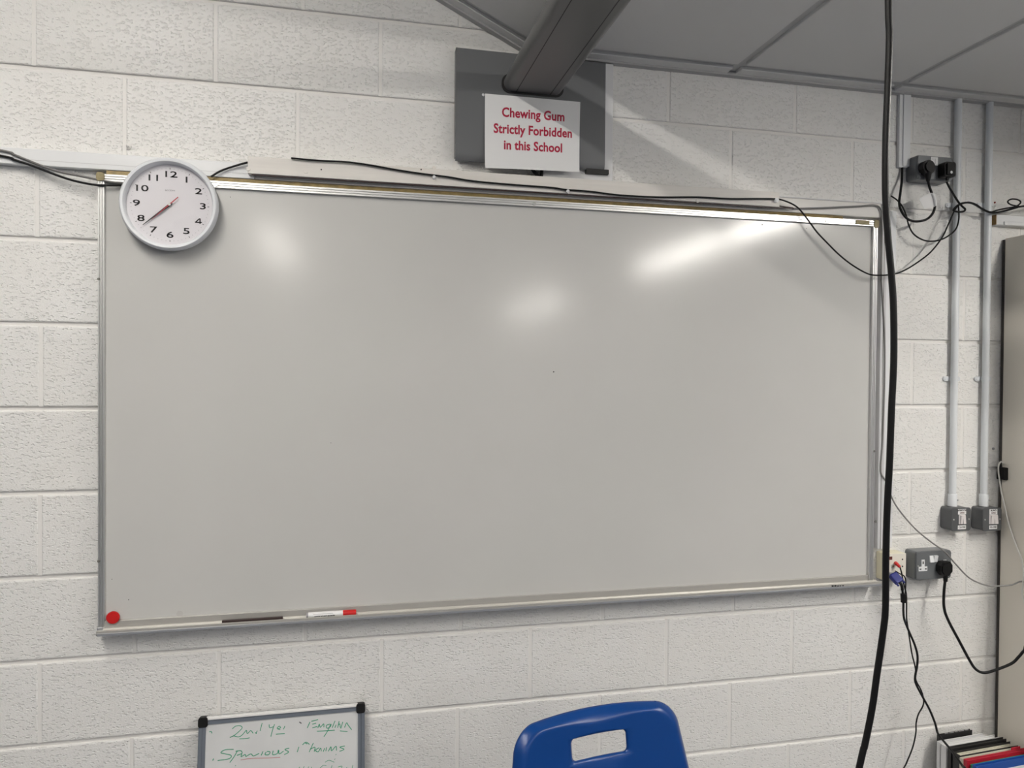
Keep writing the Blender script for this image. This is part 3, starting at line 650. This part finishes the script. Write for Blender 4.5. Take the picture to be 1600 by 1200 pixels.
v = [(1406, 886, .068), (1408.5, 894, .072), (1410.5, 905, .072), (1413, 916, .072), (1416, 928, .072), (1416.5, 945, .073), (1416.5, 965, .074), (1418.5, 980, .078), (1421.5, 1000, .090), (1425, 1022, .092), (1430.5, 1045, .092), (1431, 1062, .082), (1439, 1078, .082), (1443, 1092, .085), (1442, 1103, .086), (1435, 1116, .087), (1431.5, 1130, .088), (1431, 1145, .09), (1426, 1168, .095), (1416, 1193, .10), (1411, 1206, .105)]
pts = [P(*q) for q in v]; e = pts[-1]; pts += [e+Vector((-.02, -.02, -.08)), Vector((e.x-.05, e.y-.06, .03)), Vector((e.x-.12, e.y-.12, .004)), Vector((e.x-.25, e.y-.15, .004))]
k.add('cord', tube(pts, .0023, 8, 6), M_BLACK, True)
v = [(1399, 892, .050), (1406, 896.5, .062), (1412, 899.5, .070), (1415, 906, .072), (1415, 918, .072), (1414, 930, .074)]
k.add('second_lead', tube([P(*q) for q in v], .0019, 8, 6), M_BLACK, True)
# grey data cable from trunking across to the cabinet
v = [(1376, 420, .024), (1382, 520, .024), (1382, 600, .024), (1379, 690, .024), (1376, 735, .024), (1384, 752, .026), (1396, 783, .03), (1412, 806, .036), (1432, 828, .046), (1455, 847, .058), (1476, 862, .066), (1492, 880, .070), (1512, 901, .075), (1530, 911, .080), (1548, 915.5, .09), (1565, 915.5, .10), (1582, 913.5, .11), (1600, 909, .125)]
pts = [P(*q) for q in v]; pts += [Vector((3.055, -.20, .86)), Vector((3.055, -.38, .50)), Vector((3.04, -.50, .03)), Vector((2.95, -.62, .005))]
tag(link('grey_data_cable', tube(pts, .0026, 8, 6), M_GCABLE, None, True), 'thin grey cable drooping from the trunking across to the cabinet', 'cable')
v = [(1238, 326, .024), (1280, 325, .026), (1315, 323.5, .026), (1345, 322, .026), (1365, 320.5, .026), (1375, 325, .026), (1378, 340, .026), (1377.5, 400, .025), (1377, 440, .025)]
tag(link('grey_data_cable', tube([P(*q) for q in v], .0030, 8, 6), M_GCABLE, None, True), 'grey cable turning down at the top right corner of whiteboard', 'cable')

# black lead along the batten, dropping in a curve across the board corner to the knot
v = [(455, 247, .046), (470, 248.5, .046), (500, 251, .046), (540, 253, .046), (575, 257.5, .046), (620, 265.5, .046), (660, 271.5, .046), (700, 276.5, .046), (740, 283, .046), (800, 288.5, .046), (860, 293, .046), (885, 296.5, .046), (920, 299, .046), (970, 305, .046), (1030, 308, .046), (1090, 308, .046), (1140, 310.5, .046), (1190, 310.5, .046), (1213, 311, .046), (1228, 314.5, .046), (1246, 324, .044), (1262, 343, .042), (1276, 362, .042), (1291, 378, .042), (1310, 397, .044), (1330, 413, .046), (1352, 426, .048), (1367, 430, .050), (1392, 429, .052), (1412, 423, .054), (1435, 409, .055), (1455, 393, .054), (1472, 371, .052), (1482, 350, .050), (1491, 330, .050), (1497, 321, .052)]
t = thing('black_lead', tuple(P(1213, 311, .046)), 'long thin black lead along the batten, sagging across board corner', 'cable'); k = K(t)
k.add('cord', tube([P(*q) for q in v], .0026, 8, 6), M_BLACK, True)
for x, y in ((1213, 313), (678, 277), (887, 299)):
    q = P(x, y, .045); k.add('cable_clip', disc((q.x, q.z), .0075 if x > 1000 else .005, -.051, -.0395, 14, .002), M_WPLAST)
# leads at the left of the clock
zt = 2.120
v = [(330, 271, .030), (345, 267, .030), (365, 260, .030), (384, 254.5, .032), (400, 254, .030), (455, 256, .030)]
tag(link('black_lead', tube([P(330, 276, .034)]+[P(*q) for q in v[1:4]]+[P(388, 254, .022)], .0028, 8, 6), M_BLACK, None, True), 'short black lead between the clock and the batten end', 'cable')
v = [(196, 289, .028), (175, 289.5, .030), (150, 289, .032), (120, 283.5, .030), (95, 276, .028), (70, 266.5, .027), (45, 257, .027), (20, 249, .027), (0, 243, .027)]
pts = [P(*q) for q in v]+[Vector((-.35, -.03, 2.165)), Vector((-.9, -.025, 2.17)), Vector((-1.85, -.025, 2.165))]
tag(link('black_lead', tube(pts, .0030, 8, 6), M_BLACK, None, True), 'black lead sagging over the trunking left of the clock', 'cable')
v = [(196, 287, .026), (175, 284.5, .027), (150, 280, .028), (120, 274, .027), (95, 269, .026), (70, 261, .026), (45, 251, .026), (20, 241, .026), (0, 234.5, .026)]
pts = [P(*q) for q in v]+[Vector((-.35, -.028, 2.180)), Vector((-.9, -.024, 2.185)), Vector((-1.85, -.024, 2.18))]
tag(link('grey_data_cable', tube(pts, .0030, 8, 6), mat('dark_grey_cable', (.16, .155, .15, 1), .5), None, True), 'dark grey cable sagging over the trunking left of the clock', 'cable')

# ------------------------------------------------------------------ thick cable hanging in the room
OFF = 1.35
v = [(1388, 0), (1389.5, 60), (1387, 140), (1384, 220), (1383.5, 300), (1387, 365), (1392.5, 425), (1396, 480), (1396.5, 560), (1393, 640), (1390, 720), (1386, 800), (1384, 880), (1383.5, 950), (1379.5, 990), (1370, 1055), (1363, 1105), (1351, 1165), (1342, 1202)]
pts = [P(x, y, OFF) for x, y in v]
top = pts[0]; pts = [Vector((top.x-.005, -OFF, KZ+.002)), Vector((top.x-.004, -OFF, top.z+.2))]+pts
e = pts[-1]; pts += [Vector((e.x-.06, -OFF, e.z-.25)), Vector((e.x-.09, -OFF, e.z-.6)), Vector((e.x-.08, -OFF, .15)), Vector((e.x-.03, -OFF-.02, .015)), Vector((e.x+.2, -OFF-.1, .005))]
tag(link('hanging_cable', tube(pts, .0043, 12, 8), mat('glossy_black_cable', (.006, .006, .0065, 1), .42, spec=.25), None, True), 'thick black cable hanging from the ceiling in front of whiteboard', 'cable')

# ------------------------------------------------------------------ cabinet, batten end, clip and white cable
CXc = 3.075; CZ = PX(1564, 374, CXc).z
cb = thing('steel_cabinet', (CXc+.45, -.26, 0), 'tall beige steel cabinet standing against the block wall', 'cabinet'); k = K(cb)
k.add('body', box(CXc, CXc+.90, -.45, -.012, .0, CZ, .003, 2), M_CAB)
k.add('wall_gap_shade', box(CXc-.002, CXc+.90, -.0125, -.004, .02, CZ-.004), M_CABD)  # near-black sheet: the dark gap between cabinet and wall, put in as colour
for i in (0, 1):
    dr = k.add('door', box(CXc+.012+i*.440, CXc+.448+i*.440, -.466, -.4505, .07, CZ-.02, .002, 1), M_CAB)
    hx = CXc+.425+i*.05
    k.add('handle', box(hx-.012, hx+.012, -.482, -.466, 1.0, 1.12, .004, 2), M_STEEL, parent=dr)
a, b = P(1551.5, 337, .0), P(1557, 353, .0)
bx0 = P(1550, 340, .002).x
t = thing('wooden_rail', (bx0, 0, b.z), 'white painted wooden rail with bare brown end above the cabinet', 'rail'); k = K(t)
k.add('rail', box(bx0+.001, 4.2, -.020, .001, b.z, a.z, .001, 1), M_WPLAST)
k.add('bare_end', box(bx0-.0015, bx0+.0012, -.0195, .0, b.z+.0005, a.z-.0005), M_WOOD)
k.add('lower_lip', box(bx0+.03, 4.2, -.026, .001, b.z-.001, b.z+.012, .001, 1), M_WPLAST)
q0 = PX(1561, 727, CXc); q1 = PX(1573, 750, CXc)
yA, yB = q0.y, q1.y
t = thing('cable_clip', (CXc-.012, (yA+yB)/2, q1.z), 'small black plastic clip on the cabinet side with white cable', 'clip'); k = K(t)
k.add('body', box(CXc-.016, CXc+.001, min(yA, yB)-.006, max(yA, yB)-.004, q1.z, q0.z-.004, .003, 2), M_BLACKP)
k.add('hook', tube([Vector((CXc-.008, (yA+yB)/2, q0.z-.008)), Vector((CXc-.009, (yA+yB)/2+.002, q0.z+.006)), Vector((CXc-.012, (yA+yB)/2+.004, q0.z-.002))], .004, 8, 4), M_BLACKP, True)
X_ = CXc-.020
v = [(1568, 724, X_+.006), (1564, 721.5, X_), (1560.5, 727, X_-.004), (1560, 737, X_-.004), (1562.5, 755, X_), (1565, 771, X_), (1570, 792, X_), (1575, 815, X_), (1583, 840, X_), (1591, 860, X_), (1597, 876, X_), (1599, 895, X_), (1598.5, 915, X_), (1600, 940, X_)]
pts = [PX(*q) for q in v]; e = pts[-1]; pts += [Vector((X_-.003, e.y-.10, .60)), Vector((X_-.006, -.30, .32)), Vector((X_-.02, -.36, .03)), Vector((X_-.10, -.42, .004))]
tag(link('white_cable', tube(pts, .0024, 8, 6), M_WCABLE, None, True), 'thin white cable hanging down the side of the cabinet', 'cable')
q = P(1554, 316.5, 0); tag(link('wall_plug', disc((0, 0), .003, -.003, .003, 10, .0005), mat('red_plug_dot', (.25, .015, .015, 1), .5), loc=(q.x, 0, q.z)), 'tiny red wall plug beside the conduit above the cabinet', 'wall plug')
q = P(1551.5, 701, 0); tag(link('wall_screw', disc((0, 0), .0045, -.004, .003, 10, .0008), M_ALUD, loc=(q.x, 0, q.z)), 'small grey screw in the wall between conduit and cabinet', 'screw')

# ------------------------------------------------------------------ small whiteboard leaning on the wall
tl, trr = P(310, 1124.5, .032), P(570, 1099, .032)
SW = trr.x-tl.x; zt = (tl.z+trr.z)/2; SH = .60
lean = math.asin((0.10)/SH)
sb = bpy.data.objects.new('small_whiteboard', None); C.objects.link(sb)
tag(sb, 'small portrait whiteboard with green handwriting leaning against block wall', 'whiteboard')
# local frame: x right, z up the board, -y out of the board
sb.location = (tl.x, -.032-.10, 0.004); sb.rotation_euler = (-lean, 0, 0)
SHL = (zt-.004)/math.cos(lean)
Rm = Matrix.Rotation(-lean, 4, 'X'); SM = Matrix.Translation(sb.location) @ Rm; SMi = SM.inverted()
link('panel', box(.006, SW-.006, .004, .012, .006, SHL-.006), M_SMALLB, sb)
def fr(name, o, ax, a0, a1, m): return link(name, prism(o, ax, a0, a1), m, sb)
fr('frame_side', ribbed(0, .019, .0, 1) if False else [(0, .016), (0, .001), (.002, -.001), (.009, -.001), (.011, .001), (.019, .001), (.019, .016)], 'z', .015, SHL-.015, M_SLATE)
fr('frame_side', [(SW, .016), (SW, .001), (SW-.002, -.001), (SW-.009, -.001), (SW-.011, .001), (SW-.019, .001), (SW-.019, .016)], 'z', .015, SHL-.015, M_SLATE)
fr('frame_top', [(.016, SHL), (.001, SHL), (-.001, SHL-.003), (-.001, SHL-.008), (.001, SHL-.0095), (.001, SHL-.019), (.016, SHL-.019)], 'x', .015, SW-.015, M_SLATE)
M_BRIGHT = mat('painted_highlight', (.82, .81, .79, 1), .3, .1)
fr('frame_highlight', [(.010, SHL+.0006), (.002, SHL+.0006), (-.0014, SHL-.002), (-.0014, SHL-.0065), (.010, SHL-.0065)], 'x', .020, SW-.020, M_BRIGHT)  # pale strip: highlight along the top rail, put in as colour
fr('frame_bottom', [(.016, 0), (.001, 0), (-.001, .003), (-.001, .008), (.001, .0095), (.001, .019), (.016, .019)], 'x', .015, SW-.015, M_SLATE)
for cx in (-.001, SW-.024):
    for cz in (-.001, SHL-.025):
        link('corner_cap', prism(rrect(cx, cx+.025, cz, cz+.026, .006), 'y', -.004, .017, .0015), M_BLACKP, sb)
pl0 = SM @ Vector((0, .0035, 0)); pln = (SM.to_3x3() @ Vector((0, -1, 0)))
def stroke(name, lines, m, wd=.0016):
    for ln in lines:
        bm = bmesh.new()
        q = [SMi @ hit(280+x/5, 1070+y/5, pl0, pln) for x, y in ln]
        q = [Vector((v.x, .0037, v.z)) for v in q]
        if len(q) == 1: q = [q[0]+Vector((-.0012, 0, -.0012)), q[0]+Vector((.0012, 0, .0012))]
        sp = smoothpts(q, 5) if len(q) > 2 else q; L_, R_ = [], []
        for i in range(len(sp)):
            d = (sp[min(i+1, len(sp)-1)]-sp[max(i-1, 0)]); n = Vector((-d.z, 0, d.x)).normalized()*wd/2
            L_.append(bm.verts.new(sp[i]+n)); R_.append(bm.verts.new(sp[i]-n))
        for i in range(len(sp)-1): bm.faces.new((L_[i], L_[i+1], R_[i+1], R_[i]))
        link(name, bm, m, sb)
G1 = [[(415, 345), (440, 324), (475, 320), (492, 335), (470, 362), (430, 395), (395, 413), (425, 400), (460, 407), (485, 398), (510, 372)], [(510, 372), (525, 356), (533, 382), (558, 358), (578, 380)], [(595, 372), (603, 384)], [(610, 358), (600, 380)], [(648, 298), (632, 360)], [(470, 423), (520, 420), (550, 414)],
      [(703, 310), (707, 335), (735, 328)], [(745, 308), (730, 350), (716, 405)], [(768, 345), (792, 336), (782, 324), (765, 340), (790, 352)], [(815, 348), (826, 322)], [(755, 386), (825, 382)]]
G2 = [[(1022, 290), (1000, 338)], [(1032, 286), (1085, 272)], [(1040, 308), (1070, 300)], [(1040, 336), (1080, 326)], [(1083, 338), (1095, 308), (1103, 332), (1128, 305), (1130, 332)], [(1178, 308), (1150, 318), (1156, 340), (1182, 325), (1184, 308), (1160, 360), (1130, 406)], [(1217, 282), (1195, 336)], [(1226, 312), (1216, 336)], [(1250, 284), (1238, 336)], [(1240, 318), (1254, 306), (1258, 334)], [(1278, 290), (1262, 342)], [(1292, 334), (1308, 298), (1322, 318), (1348, 352)], [(1075, 363), (1140, 360), (1215, 355)], [(1255, 360), (1315, 366)], [(235, 368), (250, 366), (256, 380)]]
G3 = [[(268, 576), (262, 592), (268, 582)], [(425, 505), (360, 508), (325, 530), (360, 540), (405, 552), (390, 578), (300, 592)], [(455, 515), (430, 560), (395, 608)], [(440, 520), (480, 515), (490, 535), (450, 552)], [(490, 538), (484, 562), (515, 545), (520, 562)], [(520, 562), (560, 540), (580, 556), (625, 536)], [(655, 520), (640, 552)], [(680, 525), (670, 545), (698, 546), (710, 525), (685, 521)], [(735, 515), (730, 545), (765, 538), (775, 508)], [(778, 510), (782, 540), (815, 518)], [(860, 495), (825, 506), (855, 525), (820, 546)]]
G4 = [[(935, 485), (922, 526)], [(1018, 466), (990, 449), (962, 470)], [(985, 455), (1000, 462)], [(1048, 455), (1015, 526)], [(1022, 505), (1060, 488), (1055, 522)], [(1094, 492), (1065, 510), (1085, 524), (1105, 495), (1110, 520)], [(1137, 495), (1125, 522)], [(1152, 488), (1145, 518)], [(1165, 520), (1185, 484), (1190, 516), (1225, 480), (1228, 514)], [(1294, 478), (1255, 488), (1288, 504), (1252, 520)]]
G5 = [[(942, 640), (930, 665)], [(976, 636), (968, 665)], [(1012, 638), (1003, 665)], [(1035, 640), (1028, 665)], [(1100, 652), (1125, 630), (1150, 632)], [(1140, 606), (1170, 590), (1212, 606)], [(1195, 628), (1183, 665)], [(1240, 642), (1272, 636), (1260, 665)], [(1310, 645), (1300, 665)], [(1357, 626), (1348, 665)], [(1225, 545)], [(1215, 582)], [(440, 632)]]
stroke('handwriting', G1, M_GREEN, .0020); stroke('handwriting', G2, M_GREEN, .0022); stroke('handwriting', G3, M_GREEN, .0022); stroke('handwriting', G4, M_GREEN, .0022); stroke('handwriting', G5, M_GREEN, .0015)
stroke('underline', [[(480, 588), (560, 576), (700, 572), (790, 566)]], M_PINKINK, .0016)
stroke('dot', [[(938, 290), (955, 302)]], mat('dark_dot', (.10, .10, .11, 1), .6), .0028)

# ------------------------------------------------------------------ blue school chair
HC = P(937.5, 1165, .60)                     # handle hole centre
ch = bpy.data.objects.new('school_chair', None); C.objects.link(ch)
tag(ch, 'blue plastic school chair with handle slot in its backrest', 'chair')
ch.location = (HC.x-.02, -.60-.16, 0); ch.rotation_euler = (0, 0, math.radians(9))
CM = Matrix.Translation(ch.location) @ Matrix.Rotation(math.radians(9), 4, 'Z'); hl = CM.inverted() @ HC
HZ = HC.z; hx0 = hl.x
def outline_pt(th):
    # backrest outline seen from the front, (u, v) about the handle hole
    top, hw_t, hw_b, bot, r = .0745, .203, .229, -.34, .052
    dx, dz = math.cos(th), math.sin(th); lo, hi = 0., .8
    def inside(u, v):
        if v < bot: return False
        f = min(1, max(0, (top-v)/.16)); hw = hw_t+(hw_b-hw_t)*f
        tp = top-.009*(u/.2)**2
        if v > tp or abs(u) > hw: return False
        cx, cz = hw-r, top-.009*((hw-r)/.2)**2-r
        if abs(u) > cx and v > cz: return (abs(u)-cx)**2+(v-cz)**2 < r*r
        return True
    u0 = -.004
    for _ in range(30):
        m_ = (lo+hi)/2
        if inside(u0+dx*m_, dz*m_): lo = m_
        else: hi = m_
    return u0+dx*lo, dz*lo, lo
def hole_r(th):
    hw, hh, r = .0695, .0235, .010; dx, dz = math.cos(th), math.sin(th); lo, hi = 0., .2
    for _ in range(30):
        m_ = (lo+hi)/2; x, z = abs(dx*m_), abs(dz*m_)
        ins = x < hw and z < hh and not (x > hw-r and z > hh-r and (x-hw+r)**2+(z-hh+r)**2 > r*r)
        if ins: lo = m_
        else: hi = m_
    return lo
angs = []
base = [2*math.pi*i/120 for i in range(120)]
for cu, cv in ((.0695, .0235), (-.0695, .0235), (-.0695, -.0235), (.0695, -.0235)):
    a0 = math.atan2(cv, cu); base += [a0+dq*.012 for dq in range(-6, 7)]
for cu, cv in ((.175, .05), (-.183, .05)):
    a0 = math.atan2(cv, cu); base += [a0+dq*.03 for dq in range(-8, 9)]
angs = sorted({round(a % (2*math.pi), 4) for a in base})
bm = bmesh.new(); loops = []
offs_in = [0, .003, .008]; offs_out = [.034, .026, .020, .015, .010, .006, .003, 0]
for th in angs:
    ou, ov, Lo = outline_pt(th); rh = hole_r(th); dx, dz = math.cos(th), math.sin(th)
    rad = [rh+o for o in offs_in]; end = Lo-offs_out[0]
    mid = [rh+.008+(end-rh-.008)*f/7 for f in range(1, 7)]
    rad += mid+[Lo-o for o in offs_out]; rad = [min(max(r_, rh), Lo) for r_ in rad]
    col = []
    for i, r_ in enumerate(rad):
        u, v = -.004+dx*r_, dz*r_
        if i < 3: u = -.004*(i/2.)+dx*r_
        d_out = Lo-r_ if i >= 9 else 1
        y = .17*v-.55*u*u
        if d_out < .026: y += .024*(1-d_out/.026)**1.8
        dh = r_-rh
        if dh < .008: y += .006*(1-dh/.008)**2
        if v < -.24: y -= .9*(-.24-v)**2*6
        col.append(bm.verts.new((hl.x+u, hl.y+y, HZ+v)))
    loops.append(col)
n = len(loops)
for i in range(n):
    A_, B_ = loops[i], loops[(i+1) % n]
    for j in range(len(A_)-1):
        bm.faces.new((A_[j], A_[j+1], B_[j+1], B_[j]))
bmesh.ops.recalc_face_normals(bm, faces=bm.faces)
br = link('backrest', bm, M_BLUE, ch, True)
if sum(p.normal.y for p in br.data.polygons) > 0: br.data.flip_normals()
md = br.modifiers.new('thickness', 'SOLIDIFY'); md.thickness = .0055; md.offset = -1
# seat, frame
bm = bmesh.new(); NS = 16; gg = []
sy0 = hl.y-.10; sz = .455
for j in range(NS+1):
    row = []
    for i in range(NS+1):
        u, t_ = -1+2*i/NS, j/NS
        wdt = .205-.02*t_; x = hl.x+u*wdt
        y = sy0+.03-.42*t_; z = sz-.018*(1-u*u)*math.sin(math.pi*min(1, t_*1.2)) - .05*max(0, t_-.82)**2*30*.2 + .06*max(0, .12-t_)/.12
        row.append(bm.verts.new((x, y, z)))
    gg.append(row)
for j in range(NS):
    for i in range(NS): bm.faces.new((gg[j][i], gg[j+1][i], gg[j+1][i+1], gg[j][i+1]))
bmesh.ops.recalc_face_normals(bm, faces=bm.faces)
st = link('seat', bm, M_BLUE, ch, True); md = st.modifiers.new('thickness', 'SOLIDIFY'); md.thickness = .006
for sx in (-1, 1):
    x0 = hl.x+sx*.17
    link('leg', tube([(x0, sy0-.31, .44), (x0+sx*.02, sy0-.33, .40), (x0+sx*.035, sy0-.36, .012)], .0125, 12, 4), M_STEEL, ch, True)
    link('leg', tube([(x0, sy0-.03, .44), (x0+sx*.02, sy0-.01, .40), (x0+sx*.035, sy0+.06, .012)], .0125, 12, 4), M_STEEL, ch, True)
    link('side_rail', tube([(x0, sy0-.31, .44), (x0, sy0-.03, .44)], .0125, 12, 1), M_STEEL, ch, True)
    for yy in (sy0-.36, sy0+.06): link('foot_cap', tube([(x0+sx*.035, yy, 0), (x0+sx*.035, yy, .03)], .0145, 12, 1), M_BLACKP, ch, True)
link('cross_rail', tube([(hl.x-.17, sy0-.17, .435), (hl.x+.17, sy0-.17, .435)], .010, 10, 1), M_STEEL, ch, True)

# ------------------------------------------------------------------ folders and papers on the floor
def folder(y, th, x0, x1, h, m, label, cat='folder', tilt=0., edge=None, skew=0.):
    """upright file parallel to the block wall: covers, paper block, spine on the left"""
    t = thing('paper_folder' if cat == 'folder' else cat.replace(' ', '_'), (x0, -y, 0), label, cat, 'files standing in the corner by the cabinet')
    t.rotation_euler = (tilt, 0, skew); L = x1-x0
    link('front_cover', box(0, L, -th, -th+.0018, 0, h, .0005, 1), m, t); link('back_cover', box(0, L, -.0018, 0, 0, h, .0005, 1), m, t)
    link('spine', box(-.0005, .0018, -th, 0, 0, h, .0005, 1), m, t)
    n_ = max(1, int(th/.006))
    for i in range(n_):
        yy = -.003-(th-.005)*i/n_
        link('paper_sheets', box(.004, L-.006-random.random()*.01, yy-(th-.006)/n_*.8, yy, .003, h-.004-random.random()*.012), edge or M_PAPER, t)
    return t
mt_w = mat('white_folder', (.70, .70, .70, 1), .45); mt_k = mat('black_folder', (.015, .015, .016, 1), .4); mt_r = mat('red_folder', (.42, .012, .03, 1), .4)
mt_b = mat('blue_folder', (.01, .07, .32, 1), .35); mt_g = mat('green_folder', (.03, .25, .14, 1), .4); mt_c = mat('buff_papers', (.60, .57, .48, 1), .6); mt_v = mat('violet_folder', (.06, .045, .2, 1), .4)
x0 = 2.79
sk = math.radians(4)
f1 = folder(.026, .010, x0+.018, x0+.165, .330, mt_k, 'black book with printed top edge standing against the wall', 'book', edge=mt_k, skew=sk)
for i, (ua, ub) in enumerate(((.03, .045), (.05, .07), (.075, .088), (.092, .115), (.12, .135))):
    link('print', box(ua, ub, -.0065, -.003, .3300, .3304), M_GREYINK, f1)
folder(.046, .012, x0+.0, x0+.205, .318, mt_w, 'white folder with a violet edged sheet, behind the black folders', skew=sk, edge=mt_v)
folder(.062, .020, x0+.002, x0+.240, .316, mt_w, 'thick white folder, its papers fanned, in front of the violet edged one', skew=sk)
folder(.086, .014, x0+.006, x0+.250, .318, mt_k, 'black folder with papers showing, next to the thick white folder', skew=sk)
folder(.104, .030, x0+.010, x0+.262, .310, mt_k, 'thick black folder standing behind the buff papers', skew=sk, edge=mt_c)
folder(.138, .016, x0+.004, x0+.235, .308, mt_c, 'buff paper wallet standing behind the red folder', skew=sk, edge=mt_c)
rf = folder(.158, .014, x0+.000, x0+.270, .314, mt_r, 'red folder standing between buff wallet and green folder', skew=sk)
link('tab', box(.205, .245, -.002, .001, .311, .322, .001, 1), mt_r, rf)
folder(.174, .010, x0+.012, x0+.260, .303, mt_g, 'thin green folder with white papers beside the blue folder', skew=sk)
bf = folder(.188, .014, x0+.006, x0+.275, .310, mt_b, 'blue edged folder at the front of the standing files', skew=sk)
link('label_panel', box(.012, .235, -.0150, -.0138, .02, .286, .0004, 1), mt_w, bf)
